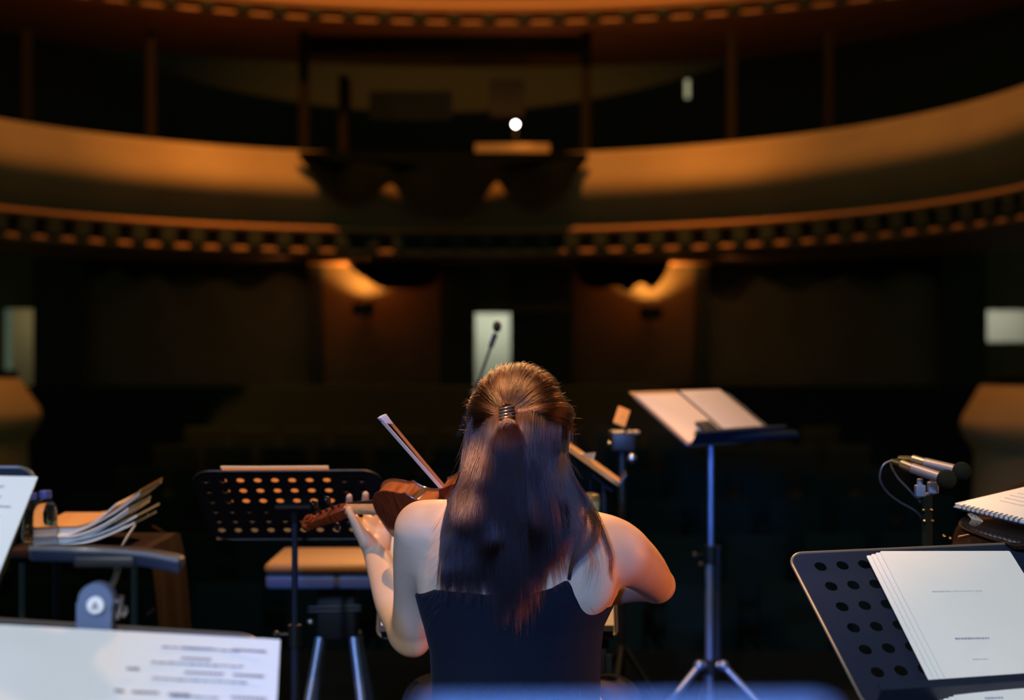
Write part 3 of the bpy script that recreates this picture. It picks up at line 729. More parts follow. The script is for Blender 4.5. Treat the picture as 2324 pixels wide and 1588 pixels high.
for i in range(10500):
    c = fc[rng.integers(NF)]; s0 = min(1, max(0, c[0]+rng.normal(0, .030)))
    vend = c[1]+rng.normal(0, 16) - (rng.exponential(40) if rng.random() < .35 else 0)
    v0 = rng.uniform(918, 968)+abs(2*s0-1)**2*8; dep = c[2]+rng.uniform(-.003, .005); ph = rng.uniform(0, 6); am = rng.normal(0, .006)
    fr = rng.normal(0, .004); pts = []
    for k in range(NP):
        t = k/(NP-1); v = v0+(vend-v0)*t
        tgt = c[0]+c[3]*t*2
        s = s0+(tgt-s0)*c[4]*t**1.4+am*math.sin(ph+4.5*t)+fr*t*t
        dp = dep*math.sin(PI*min(1, .15+t))if t < .35 else dep
        pts.append(fall_pt(s, v, dp+.0015*math.sin(ph*2+5*t)))
    if s0 > .96: continue
    add(pts, .00017, .00004)
# ponytail over it
pc = [(rng.normal(0, .35), rng.uniform(1180, 1395), rng.uniform(0, .007)) for _ in range(46)]
for i in range(3300):
    c = pc[rng.integers(len(pc))]; x = c[0]+rng.normal(0, .16); vend = c[1]+rng.normal(0, 22); ph = rng.uniform(0, 6); pts = []; dep = c[2]+rng.uniform(0, .003)
    jx = rng.normal(0, 1, 2)
    for k in range(NP+2):
        t = k/(NP+1); v = 938+(vend-938)*t
        wdt = np.interp(v, [938, 960, 1000, 1060, 1150, 1300, 1400], [7, 17, 38, 62, 78, 74, 60])
        u = 1150+(v-938)*.055+x*wdt+1.6*math.sin(ph+6*t)
        y = np.interp(v, [938, 955, 1000, 1080, 1200, 1320, 1400], [2.553, 2.538, 2.545, 2.552, 2.562, 2.570, 2.575])+.010*x*x-dep
        pts.append(P(u, v, y))
    add(pts, .00017, .00004)
# right side lock curling over the shoulder blade, stray side locks
def lock(keys, n, spread, r=.00017, taper=.4, tail=None):
    base = catmull([P(*k) for k in keys], 5)
    for i in range(n):
        j = rng.normal(0, spread, 3); j[1] *= .6; ph = rng.uniform(0, 6); cut = rng.uniform(.7, 1); m = max(6, int(len(base)*cut)); pts = []
        for k in range(m):
            t = k/(len(base)-1); f = (1-(1-taper)*abs(2*t-1)**2) if tail is None else (1-t)*1+tail*t
            pts.append(Vector(base[k])+Vector(j)*f+Vector((.0012*math.sin(ph+5*t), 0, .0006*math.cos(ph+7*t))))
        add(pts, r, .00004)
lock([(1272, 1010, 2.62), (1286, 1060, 2.60), (1306, 1110, 2.60), (1335, 1150, 2.60), (1352, 1185, 2.585), (1350, 1215, 2.575), (1330, 1245, 2.57), (1305, 1272, 2.57), (1290, 1305, 2.575)], 330, .0042)
lock([(1270, 1000, 2.62), (1292, 1080, 2.60), (1325, 1130, 2.60), (1350, 1170, 2.60), (1370, 1215, 2.59), (1385, 1260, 2.58), (1386, 1300, 2.58), (1392, 1330, 2.59)], 120, .0050, tail=.5)
lock([(1265, 1010, 2.61), (1280, 1080, 2.59), (1300, 1130, 2.585), (1312, 1180, 2.58), (1310, 1230, 2.575), (1298, 1275, 2.575), (1285, 1310, 2.58)], 200, .0075)
lock([(1260, 1060, 2.59), (1285, 1150, 2.58), (1330, 1220, 2.57), (1345, 1280, 2.57), (1340, 1320, 2.57), (1330, 1352, 2.575)], 26, .010, tail=1.1)
lock([(1235, 1100, 2.57), (1250, 1180, 2.57), (1256, 1240, 2.57), (1262, 1290, 2.575), (1268, 1330, 2.58)], 150, .012, tail=1.0)
lock([(1078, 955, 2.62), (1068, 1010, 2.615), (1058, 1070, 2.61), (1040, 1120, 2.62), (1030, 1170, 2.60), (1020, 1230, 2.585), (1012, 1290, 2.585)], 420, .0050, tail=1.2)
lock([(1100, 990, 2.585), (1088, 1040, 2.580), (1070, 1090, 2.580), (1052, 1140, 2.585), (1045, 1200, 2.585)], 420, .0085, tail=1.2)
lock([(1272, 930, 2.63), (1288, 950, 2.66), (1290, 990, 2.67), (1284, 1030, 2.66)], 60, .004, tail=1.4)
lock([(1072, 930, 2.64), (1066, 980, 2.645), (1056, 1020, 2.64), (1040, 1060, 2.63)], 50, .004, tail=1.6)
# flyaways
for i in range(150):
    a = rng.uniform(-.2, PI+.2); c = HC+Vector((math.cos(a)*.088, rng.uniform(-.05, .02), math.sin(a)*.108 if math.sin(a) > 0 else math.sin(a)*.2))
    dr = Vector((math.cos(a)+rng.normal(0, .6), rng.normal(0, .4), math.sin(a)*.5-.4+rng.normal(0, .4))).normalized(); Ln = rng.uniform(.008, .026); bend = Vector(rng.normal(0, .35, 3))
    add([c+dr*Ln*t/5+bend*Ln*(t/5)**2*.5 for t in range(6)], .00012, .00004)
for i in range(110):
    v = rng.uniform(1000, 1380); side = rng.random() < .55; s = 1.0 if side else 0.0; p = fall_pt(s, v, 0)
    dr = Vector(((1 if side else -1)*rng.uniform(.2, 1), 0, -rng.uniform(.4, 1.2))).normalized(); Ln = rng.uniform(.015, .05)
    add([p+dr*Ln*t/5+Vector((0, 0, -Ln*.3*(t/5)**2)) for t in range(6)], .00012, .00004)
hc = bpy.data.hair_curves.new('hair_strands'); hc.add_curves([len(s) for s in strands])
hc.attributes['position'].data.foreach_set('vector', np.concatenate(strands).ravel())
ra = hc.attributes.get('radius') or hc.attributes.new('radius', 'FLOAT', 'POINT'); ra.data.foreach_set('value', np.concatenate(radii))
hc.materials.append(M['hair']); ho = bpy.data.objects.new('hair_strands', hc); C.objects.link(ho); ho.parent = hairo
ho['kind'] = 'stuff'

# ---------------------------------------------------------------- violin and bow
a_ = Vector((-.7865, .6142, -.0644)).normalized(); n_ = Vector((.4458, .6368, .6291)); n_ = (n_-a_*n_.dot(a_)).normalized(); b_ = n_.cross(a_)   # b_: bass side
H = Vector((-.2677, 2.969, .9733))
vio = empty('violin', mtx=Matrix(((b_.x, a_.x, n_.x, H.x), (b_.y, a_.y, n_.y, H.y), (b_.z, a_.z, n_.z, H.z), (0, 0, 0, 1))),
            label='glossy red-brown violin held at the left shoulder of the seated player', cat='violin')
# local frame: x bass side, y towards the scroll (body runs to -y), z top
OUT = [(0, 0), (.0005, .02), (.004, .038), (.013, .060), (.030, .077), (.055, .084), (.080, .081), (.098, .0765), (.112, .0790), (.118, .0715), (.130, .0610), (.145, .0565), (.162, .0555), (.180, .0580),
       (.196, .0660), (.209, .0870), (.215, .0880), (.232, .0935), (.250, .1000), (.275, .1040), (.300, .1015), (.322, .0920), (.338, .0770), (.349, .0520), (.354, .028), (.355, 0)]
def dens(out):
    res = []
    segs = [(0, 8), (8, 15), (15, len(out)-1)]
    for s0, s1 in segs: 
        q = catmull([np.array(p) for p in out[s0:s1+1]], 4); res += [tuple(x) for x in q[(1 if res else 0):]]
    return res
OD = dens(OUT)
def vplate(name, m, grow, z0, th, arch, sign):
    pts = [(s*1.0+(grow if s > .3 else (-grow if s < .05 else 0)), max(0, w)+ (grow if w > .01 else 0)) for s, w in OD]
    T = 15; vs = []; fs = []; k = len(pts); cols = 2*T+1
    for s, w in pts:
        A = arch*max(0, math.sin(PI*min(max(s/.355, 0), 1)))**.6
        for j in range(cols):
            t = (j-T)/T; e = max(0, 1-abs(t)**2.2); vs.append((w*t, -s, z0+sign*(th+A*e*e*(1.0) if abs(t) < .999 else th*.9)))
    n1 = len(vs)
    for s, w in pts:
        for j in range(cols):
            t = (j-T)/T; vs.append((w*t, -s, z0))
    for i in range(k-1):
        for j in range(cols-1):
            q = (i*cols+j, i*cols+j+1, (i+1)*cols+j+1, (i+1)*cols+j); fs.append(q); fs.append(tuple(n1+x for x in reversed(q)))
        for j in (0, cols-1): fs.append((i*cols+j, (i+1)*cols+j, n1+(i+1)*cols+j, n1+i*cols+j))
    mb = MB(); mb.add(vs, fs); return mb.build(name, m, vio)
vplate('back_plate', M['varnish'], .003, 0, .004, .013, -1)
vplate('top_plate', M['spruce'], .003, .031, .004, .015, 1)
mb = MB(); vs = []; fs = []
loop = [(w, -s) for s, w in OD]+[(-w, -s) for s, w in reversed(OD[1:-1])]
for x, y in loop: vs += [(x, y, 0), (x, y, .031)]
for i in range(len(loop)):
    j = (i+1) % len(loop); fs.append((2*i, 2*j, 2*j+1, 2*i+1))
mb.add(vs, fs); mb.build('rib', M['rib'], vio)
mb = MB()                                        # purfling edges
for sgn in (-1, 1):
    for z, gz in ((-.002, 0), (.033, 0)):
        mb.tube([(sgn*(w+.0032), -s, z) for s, w in OD[2:-2]], .0016, 6)
mb.build('edge_bead', M['varnish'], vio)
mb = MB(); vs = []                               # neck: half round section
for y, wd, zb in ((-.004, .016, -.004), (.004, .0165, .006), (.016, .0145, .016), (.04, .0125, .021), (.08, .0120, .022), (.118, .0118, .0225), (.130, .0125, .020)):
    ring = []
    for j in range(13):
        a = PI+PI*j/12; ring.append((wd*math.cos(a), y, .038+ (.038-zb)*math.sin(a)))
    vs.append(ring)
V = [p for r in vs for p in r]; fs = []
for i in range(len(vs)-1):
    for j in range(12): fs.append((i*13+j, i*13+j+1, (i+1)*13+j+1, (i+1)*13+j))
    fs.append((i*13, (i+1)*13, (i+1)*13+12, i*13+12))
fs += [tuple(range(13)), tuple((len(vs)-1)*13+j for j in range(12, -1, -1))]
mb.add(V, fs); mb.build('neck', M['neckwood'], vio)
mb = MB(); mb.add([(-.012, .130, .039), (.012, .130, .039), (.021, -.140, .052), (-.021, -.140, .052), (-.012, .130, .044), (.012, .130, .044), (.021, -.140, .058), (-.021, -.140, .058)],
       [(0, 1, 2, 3), (7, 6, 5, 4), (0, 4, 5, 1), (1, 5, 6, 2), (2, 6, 7, 3), (3, 7, 4, 0)]); mb.build('fingerboard', M['ebony'], vio, bevel=.0015)
# pegbox bends back from the neck, scroll at its end
mb = MB()
sec = [(.126, .022, .043, .0125), (.145, .008, .040, .0125), (.170, -.004, .033, .0115), (.190, -.012, .022, .0100), (.204, -.018, .010, .0090)]
V = []
for y, zb, zt, wd in sec: V += [(-wd, y, zb), (wd, y, zb), (wd, y, zt), (-wd, y, zt)]
fs = [(0, 1, 2, 3), (16, 19, 18, 17)]
for i in range(4):
    for j in range(4): fs.append((4*i+j, 4*i+(j+1) % 4, 4*i+4+(j+1) % 4, 4*i+4+j))
mb.add(V, fs); mb.build('pegbox', M['varnish'], vio, bevel=.003)
mb = MB()                                        # scroll: a spiral tube, thick, narrowing
cpt = (.213, -.006)
pts = []; rr = []
for k in range(34):
    t = k/33; a = -1.9+t*2*PI*1.35; r = .0165*(1-t*.78); pts.append(((-1)**0*.0, cpt[0]+r*math.cos(a), cpt[1]+r*math.sin(a))); rr.append(.0085*(1-t*.35))
mb.tube(pts, rr, 10)
mb.tube([(-.017, cpt[0], cpt[1]), (.017, cpt[0], cpt[1])], .0062, 14); mb.tube([(-.012, cpt[0], cpt[1]), (.012, cpt[0], cpt[1])], .0125, 18)
mb.build('scroll', M['varnish'], vio)
for i, y in enumerate((.144, .158, .173, .187)):
    s = 1 if i % 2 else -1; z = .030-(y-.144)*.45; mb = MB()
    mb.tube([(-s*.016, y, z), (s*.027, y, z)], [.003, .0040], 10)
    mb.ball((s*.036, y, z), (.010, .0075, .0040) if False else (.0095, .0040, .0085), 8); mb.ball((s*.046, y, z), .0026, 6)
    mb.build('peg', M['ebony'], vio)
mb = MB()
for k in range(4):
    x0, x1 = -.0085+.0057*k, -.017+.0113*k
    mb.tube([(x0, .131, .0455), (x1, -.195, .077), (x1*.7, -.245, .062)], .0006, 5)
mb.build('strings', M['steel'], vio)
bo = [(-.022, 0), (-.021, .006), (-.012, .008), (-.006, .004), (0, .003), (.006, .004), (.012, .008), (.021, .006), (.022, 0), (.021, .024), (.015, .031), (0, .033), (-.015, .031), (-.021, .024)]
o = plate('bridge', list(reversed(bo)), [], .004, M['neckwood'], vio); o.location = (0, -.197, .044)
mb = MB(); mb.add([(-.022, -.245, .060), (.022, -.245, .060), (.012, -.350, .048), (-.012, -.350, .048), (-.022, -.245, .066), (.022, -.245, .066), (.012, -.350, .054), (-.012, -.350, .054)],
       [(0, 1, 2, 3), (7, 6, 5, 4), (0, 4, 5, 1), (1, 5, 6, 2), (2, 6, 7, 3), (3, 7, 4, 0)]); mb.build('tailpiece', M['ebony'], vio, bevel=.003)
mb = MB()                                        # chin rest: cup with a raised rim, on the bass side
cupv = []; fs = []
for i in range(7):
    r = i/6
    for j in range(28):
        a = 2*PI*j/28; z = .062-.010*(1-r*r)+(.010*math.cos(a-PI)*r*r if math.cos(a) < 0 else 0); cupv.append((.045+.050*r*math.cos(a), -.315+.036*r*math.sin(a), z))
for i in range(6):
    for j in range(28): fs.append((i*28+j, i*28+(j+1) % 28, (i+1)*28+(j+1) % 28, (i+1)*28+j))
mb.add(cupv, fs); mb.add([(x, y, z-.005) for x, y, z in cupv], [tuple(reversed(f)) for f in fs])
mb.tube([cupv[6*28+j] for j in range(28)]+[cupv[6*28]], .004, 8)
mb.tube([(.02, -.357, .055), (.02, -.36, -.004)], .003); mb.tube([(.05, -.345, .055), (.05, -.352, -.004)], .003)
mb.build('chin_rest', M['ebony'], vio)

bow = empty('violin_bow', FROG, 'tan violin bow with a pale tip crossing the strings and pointing up left', 'bow')
fx = BD; fz = n_-fx*n_.dot(fx); fz.normalize()
loc = lambda p: p-FROG
mb = MB(); pts = []
for k in range(17):
    t = k/16; pts.append(loc(FROG+(TIP-FROG)*t)+fz*(.013-.008*math.sin(PI*t)+.0)); 
mb.tube(pts, [.0043-.0014*k/16 for k in range(17)], 12); mb.build('stick', M['stick'], bow)
mb = MB(); side = fx.cross(fz).normalized(); A = loc(FROG+fx*.045)+fz*-.002; B = loc(TIP)-fx*.006+fz*-.001; V = []
for p in (A, B):
    for s in (-1, 1):
        for q in (-1, 1): V.append(p+side*.0050*s+fz*.0006*q)
mb.add(V, [(0, 1, 3, 2), (4, 6, 7, 5), (0, 2, 6, 4), (1, 5, 7, 3), (0, 4, 5, 1), (2, 3, 7, 6)]); mb.build('bow_hair', M['bowhair'], bow, smooth=False)
mb = MB(); V = []
for s in (-1, 1):
    for dx, dz in ((-.026, .012), (-.014, .003), (-.010, -.001), (.008, -.003), (.005, .006), (.0, .015)): V.append(loc(TIP)+fx*dx+fz*dz+side*.0045*s)
fs = [(0, 1, 2, 3, 4, 5), (11, 10, 9, 8, 7, 6)]+[(i, (i+1) % 6, 6+(i+1) % 6, 6+i) for i in range(6)]
mb.add(V, fs); mb.build('tip', M['ivory'], bow, bevel=.001)
mb = MB(); R3 = Matrix((fx, side, fz)).transposed(); mb.box(fx*.035+fz*.006, (.045, .012, .020), R3); mb.build('frog', M['ebony'], bow, bevel=.002)
mb = MB(); mb.tube([fx*-.012+fz*.013, fx*.004+fz*.013], .0045, 10); mb.build('screw', M['steel'], bow)

# ---------------------------------------------------------------- stools
def stool(loc, r, h, top, side, label, rot=0, lm=None):
    e = empty('round_stool', loc, label, 'stool'); e.rotation_euler = (0, 0, rot)
    mb = MB(); t = h
    mb.lathe([(0, t), (r*.8, t), (r*.93, t-.006), (r, t-.020), (r*1.0, t-.026)], 40); mb.build('seat', top, e)
    mb = MB(); mb.lathe([(r*1.0, t-.026), (r*1.0, t-.062), (r*.96, t-.070), (0, t-.070)], 40); mb.build('seat_side', side, e)
    mb = MB(); mb.tube([(0, 0, t-.07), (0, 0, .22)], .024, 14); mb.build('column', M['darktube'], e)
    mb = MB(); mb.lathe([(.045, .30), (.055, .27), (.055, .21), (.03, .19)], 20); mb.tube([(-.06, -.06, .27), (.06, .06, .27)], .007); mb.build('hub', M['plastic'], e)
    for k in range(4):
        a = PI/4+k*PI/2; mb = MB(); mb.tube([(.03*math.cos(a), .03*math.sin(a), .25), (.17*math.cos(a), .17*math.sin(a), .14), (.24*math.cos(a), .24*math.sin(a), .012)], .013, 10)
        mb.build('leg', lm or M['tube'], e)
    return e
stool((.02, 2.73, 0), .17, .455, M['leather'], M['cushionside'], 'round stool the violin player sits on')
def bench(u0, u1, v, d, label):                  # rectangular padded bench with splayed legs
    a, b = P(u0, v, d), P(u1, v, d); w = b.x-a.x; e = empty('padded_bench', ((a.x+b.x)/2, d+.17, 0), label, 'bench')
    t = a.z
    mb = MB(); vs = []; fs = []
    mb.box((0, 0, t-.018), (w, .34, .036)); mb.build('seat', M['leather'], e, bevel=.016, seg=4)
    mb = MB(); mb.box((0, 0, t-.055), (w*.985, .33, .045)); mb.build('seat_side', M['cushionside'], e, bevel=.012)
    mb = MB(); mb.box((0, -.0, t-.17), (.12, .10, .16)); mb.tube([(-.09, -.05, t-.155), (.08, -.05, t-.15)], .007); mb.build('lift_mechanism', M['plastic'], e, bevel=.01)
    mb = MB(); mb.ball((-.075, -.06, t-.19), .010, 8); mb.build('knob', M['steel'], e)
    for sx in (-1, 1):
        for sy_ in (-1, 1):
            mb = MB(); mb.tube([(sx*.05, sy_*.04, t-.24), (sx*.12, sy_*.15, .012)], .014, 10); mb.build('leg', M['tube'], e)
    return e
bench(598, 905, 1278, 4.1, 'padded bench with tan top and grey sides behind the playing arm')

# ---------------------------------------------------------------- music stands
def tripod(e, x, y, ztop, hub=.30, leg=.34, mt='tube', r=.011, rot=.3, two=False, r2=.008):
    mb = MB(); mb.tube([(x, y, ztop), (x, y, ztop*.5+hub*.5)], r2, 14); mb.build('upper_tube', M[mt], e)
    mb = MB(); mb.tube([(x, y, ztop*.5+hub*.5+.02), (x, y, .10)], r, 14); mb.build('lower_tube', M[mt], e)
    mb = MB(); zc = ztop*.5+hub*.5; mb.tube([(x, y, zc-.02), (x, y, zc+.035)], r*1.5, 14); mb.tube([(x-.045, y, zc+.01), (x, y, zc+.01)], .005); mb.ball((x-.048, y, zc+.01), .010, 8); mb.build('clamp', M['plastic'], e)
    mb = MB(); mb.tube([(x, y, hub-.02), (x, y, hub+.03)], r*1.9, 14); mb.build('hub', M['plastic'], e)
    for k in range(3):
        a = rot+k*2*PI/3; c, s = math.cos(a), math.sin(a); mb = MB()
        mb.tube([(x+c*.02, y+s*.02, hub), (x+c*leg, y+s*leg, .012)], .0085, 10); mb.ball((x+c*leg, y+s*leg, .012), .012, 6); mb.build('leg', M[mt], e)
def lines(name, w, h, rows, parent, m, y, seed=0, x0=0, z0=0, wl=(.2, .9), th=.0035, margin=.015, stave=False):
    r = random.Random(seed); mb = MB()
    for i in range(rows):
        z = z0+h-margin-(h-2*margin)*(i+.5)/rows
        if stave:
            for q in range(5): mb.box((x0+w/2, y, z-.0022*q), (w-2*margin, .0004, .0004))
            x = x0+margin
            while x < x0+w-margin-.02:
                L = r.uniform(.006, .03)
                if r.random() < .62: mb.box((x+L/2, y, z-.0022*r.uniform(-1, 4)), (L, .0005, .0022+.001*r.random()))
                x += L+r.uniform(.004, .014)
        else:
            L = r.uniform(*wl)*(w-2*margin); s = x0+w/2-L/2; x = s
            while x < s+L:
                q = r.uniform(.004, .012); mb.box((x+q/2, y, z+r.uniform(-.0004, .0004)), (q, .0005, th*r.uniform(.75, 1))); x += q+.0015
    if mb.v: return mb.build(name, m, parent, smooth=False, merge=False)
def desk(name, TL, TR, BL, hgt, label, holes=True, corner=.03, cat='music stand', hole_r=.0118, pitch=(.043, .043), off=(.048, .034), mt='blackmetal', tri=True, hub=.3, leg=.34, lip=.045, flip=False, mats='tube', rot=.3, cols=None, rows=None, zback=.0, skip=None):
    Mx = frame3(TL, TR, BL); w = (TR-TL).length; e = empty(name, mtx=Mx, label=label, cat=cat)
    outer = rrect(w, hgt, corner, 7, 0, -hgt); hl = []
    if holes:
        nc = cols or int((w-2*off[0]+.02)/pitch[0])+1; nr = rows or int((hgt-2*off[1]+.02)/pitch[1])+1
        x_s = (w-(nc-1)*pitch[0])/2 if cols is None else off[0]
        for i in range(nc):
            for j in range(nr): hl.append(circ(x_s+i*pitch[0]+(0 if not skip else 0), -off[1]-j*pitch[1], hole_r))
    plate('desk', outer, hl, .0016, M[mt], e)
    # folded rim around the desk and the lip at the bottom
    mb = MB(); lp = rrect(w, hgt, corner, 7, 0, -hgt); mb.tube([(x, .0008, z) for x, z in lp]+[(lp[0][0], .0008, lp[0][1])], .0030, 8); mb.build('rim', M['plastic' if flip else 'edge'], e)
    s = -1 if not flip else 1
    mb = MB(); mb.box((w/2, s*lip/2, -hgt+.0), (w*.96, lip, .003)); mb.box((w/2, s*lip, -hgt+.006), (w*.96, .003, .014)); mb.build('lip', M[mt], e, smooth=False)
    if tri:
        st = bpy.data.objects.new('pole', None)
        c = Mx @ Vector((w/2, -s*.02+.0*s, -hgt*.62)); inv = Mx.inverted()
        holder = MB(); holder.tube([inv @ c, Vector((w/2, -s*.001, -hgt*.55))], .012, 10); holder.box((w/2, -s*.006, -hgt*.55), (.09, .010, .05)); holder.build('bracket', M[mt], e)
        C.objects.link(st); st.parent = e; st.name = 'stand_leg_frame'; st.matrix_parent_inverse = inv; 
        tripod(st, c.x, c.y, c.z, hub, leg, mats, rot=rot)
    return e, Mx, w
def sheet(name, TL, TR, BL, h, label=None, cat=None, m='paper', bulge=.004, th=.0012, curl=None, group=None, parent=None, w=None):
    Mx = frame3(TL, TR, BL); w = w or (TR-TL).length; e = empty(name, mtx=Mx, label=label, cat=cat, group=group)
    ex_ = [(w*i/12, -h*j/8) for i in range(1, 12) for j in range(1, 8)]
    plate('page', rrect(w, h, .002, 2, 0, -h), [], th, M[m], e, fy=lambda x, z: -bulge*math.sin(PI*x/w)-(curl(x/w, -z/h) if curl else 0), extra=ex_)
    return e, w

# front left stand with its open score and clip-on lamp
TLa, TRa, BLa = P(-330, 1386, 1.765), P(592, 1443, 1.84), P(-350, 1588, 1.61)
e, Mx, wa = desk('music_stand', TLa, TRa, BLa, .33, 'black music stand at the bottom left holding the open score, edge lit blue', holes=False, corner=.03)
inv = Mx.inverted()
def on_plane(Mx, u, v, yoff=0.0):                # where the view ray of a pixel meets the desk plane
    o = Vector((0, 0, CAMZ)); d = P(u, v, 1)-o; n = Mx.to_3x3() @ Vector((0, 1, 0)); p0 = Mx.translation+n*yoff
    return o+d*((p0-o).dot(n)/d.dot(n))
A, B, Cc, D = on_plane(Mx, -150, 1409, -.012), on_plane(Mx, 284, 1432, -.012), on_plane(Mx, 636, 1451, -.012), on_plane(Mx, -180, 1588, -.012)
Bd = on_plane(Mx, 262, 1588, -.012)
e1, w1 = sheet('open_score', B, Cc, Bd, .30, 'open score with printed lines on the bottom left stand', 'sheet music', bulge=.004)
lines('print', w1*.9, .30, 8, e1, M['ink'], -.0046, 5, x0=.008, z0=-.30, wl=(.35, .9), th=.003, margin=.02)
mb = MB(); r = random.Random(3)
for (u0, v0, L) in ((415, 1469, .036), (528, 1474, .040), (412, 1493, .034), (420, 1525, .042), (530, 1531, .034), (287, 1516, .012), (300, 1569, .030), (382, 1574, .024), (525, 1582, .040), (260, 1566, .010)):
    p = e1.matrix_world.inverted() @ on_plane(Mx, u0, v0, -.017); 
    x = p.x
    while x < p.x+L: mb.box((x+.002, -.0052, p.z), (.0045, .0005, .0034)); x += .0052
mb.build('heading_print', M['ink'], e1, smooth=False, merge=False)
wl_ = (B-A).length
Ad = on_plane(Mx, -180, 1588, -.012)
o = sheet('page', A, B, Ad, .30, bulge=.005, m='paper')[0]
for ch in list(o.children): ch.name = 'left_page'; ch.parent = e1; ch.matrix_parent_inverse = e1.matrix_world.inverted() @ o.matrix_world
bpy.data.objects.remove(o)
lamp = empty('stand_lamp', P(215, 1400, 1.80), 'clip-on stand lamp with a long flat head clipped to the bottom left music stand', 'lamp')
lo = lambda u, v, d: P(u, v, d)-lamp.location
mb = MB(); pr = [lo(68, 1253, 1.86), lo(150, 1254, 1.85), lo(240, 1258, 1.85), lo(330, 1266, 1.84), lo(408, 1280, 1.83)]
V = []; fs = []
pr = [Vector(p) for p in catmull(pr, 4)]
for i, p in enumerate(pr):
    t = i/(len(pr)-1); wd = .040 if .02 < t < .98 else .030; th = .013
    V += [p+Vector((0, -.004, .004)), p+Vector((0, wd, .006)), p+Vector((0, wd, -.002)), p+Vector((0, .0, -th))]
for i in range(len(pr)-1):
    for j in range(4): fs.append((4*i+j, 4*i+(j+1) % 4, 4*i+4+(j+1) % 4, 4*i+4+j))
fs += [(0, 1, 2, 3), tuple(4*(len(pr)-1)+j for j in (3, 2, 1, 0))]
mb.add(V, fs); mb.build('lamp_head', M['blackmetal'], lamp, bevel=.003)
mb = MB(); mb.tube([p+Vector((0, .001, .0045)) for p in pr], .0042, 10); mb.build('added_highlight_bead', M['edge'], lamp)  # bead added for the warm highlight along the head
mb = MB(); c0, c1 = pr[5]+Vector((0, .0, -.008)), pr[11]+Vector((0, .0, -.008)); mb.box((c0+c1)/2, ((c1-c0).length, .016, .016)); mb.build('hinge_cover', M['plastic'], lamp, bevel=.004)
mb = MB(); mb.tube([lo(268, 1290, 1.86), lo(262, 1310, 1.85), lo(250, 1336, 1.83)], .0034, 10); mb.build('arm', M['steel'], lamp)
Ry = Matrix.Rotation(PI/2, 4, 'X')
def disc(c, r, y0, y1, bev=.002, n=32): 
    mb = MB(); Mt = Matrix.Translation(c) @ Matrix.Rotation(PI/2, 4, 'X'); mb.lathe([(0, -y0), (r-bev, -y0), (r, -y0-bev), (r, -y1), (0, -y1)], n, Mt); return mb
c = lo(220, 1362, 1.80)
mb = disc(c, .0225, -.008, .012); mb.box(c+Vector((-.002, .001, -.022)), (.044, .016, .040)); mb.build('clamp_body', M['greyplastic'], lamp, bevel=.0)
c2 = lo(217, 1373, 1.788); disc(c2, .0108, -.002, .003, .0008).build('badge', M['logo'], lamp)
mb = MB(); s = .0042
for p, q in (((-1, -1), (0, 1)), ((0, 1), (1, -1)), ((-1.1, -1), (.6, -1)), ((-.4, -.2), (.5, .1))): mb.tube([c2+Vector((p[0]*s, -.0026, p[1]*s)), c2+Vector((q[0]*s, -.0026, q[1]*s))], .0009, 6)
mb.build('badge_mark', M['ink'], lamp)
mb = MB(); mb.tube([lo(276, 1352, 1.81), lo(272, 1380, 1.81), lo(264, 1404, 1.81)], .0036, 8); mb.tube([lo(284, 1376, 1.81), lo(286, 1388, 1.81), lo(278, 1398, 1.81)], .0026, 8); mb.tube([lo(258, 1368, 1.81), lo(276, 1360, 1.81)], .002, 8); mb.build('clip', M['steel'], lamp)
# upper left stand, mostly outside the frame
TLb, TRb = P(-520, 1058, 2.12), P(90, 1060, 2.06); BLb = P(-560, 1390, 1.95)
e, Mb, wb = desk('music_stand', TLb, TRb, BLb, .24, 'black music stand cut off by the left edge, its top edge lit orange', holes=False, corner=.035)
A, B, D = on_plane(Mb, -300, 1074, -.010), on_plane(Mb, 86, 1081, -.010), on_plane(Mb, -320, 1370, -.010)
e2, w2 = sheet('score_sheet', A, B, D, (A-D).length, 'white printed sheet hanging over the bottom of the upper left stand', 'sheet music', bulge=.003, curl=lambda a, b: .006*max(0, b-.8)*5*(a > .6))
lines('print', w2*.98, (A-D).length, 12, e2, M['ink_pale'], -.0040, 11, z0=-(A-D).length, wl=(.6, .95), th=.0028, margin=.012)

# front right perforated stand with a thick booklet
TLc, TRc, BLc = P(1786, 1256, 2.50), P(2338, 1231, 2.61), P(1881, 1588, 2.22)
e, Mc, wc = desk('music_stand', TLc, TRc, BLc, .36, 'black perforated music stand at the bottom right with an orange lit top edge', holes=True, corner=.030, hole_r=.0112, pitch=(.0415, .0495), off=(.050, .036), cols=9, rows=7)
A, B = on_plane(Mc, 1986, 1260, -.014), on_plane(Mc, 2288, 1259, -.014); D = on_plane(Mc, 2120, 1588, -.014)
hh = .40
bk = empty('score_booklet', mtx=frame3(A, B, D), label='thick white booklet with a title page on the bottom right stand', cat='booklet')
wbk = (B-A).length; S2 = bk.matrix_world
mb = MB()
exv = [(wbk*i/14, -hh*j/8) for i in range(1, 14) for j in range(1, 8)]
def bfun(x, z): t = x/wbk; return -.008*math.sin(PI*min(1, t*1.6)**.8) if t < .62 else -.008*math.sin(PI*min(1, .62*1.6)**.8)
for k in range(4):
    o = plate('page', rrect(wbk-.002*k, hh, .003, 2, .002*k-.0055*(3-k), -hh), [], .0009, M['paper'], bk, fy=lambda x, z, k=k: -.0032*k-.0045*math.sin(PI*max(0, min(1, x/wbk))), extra=[p for p in exv if p[0] > .01])
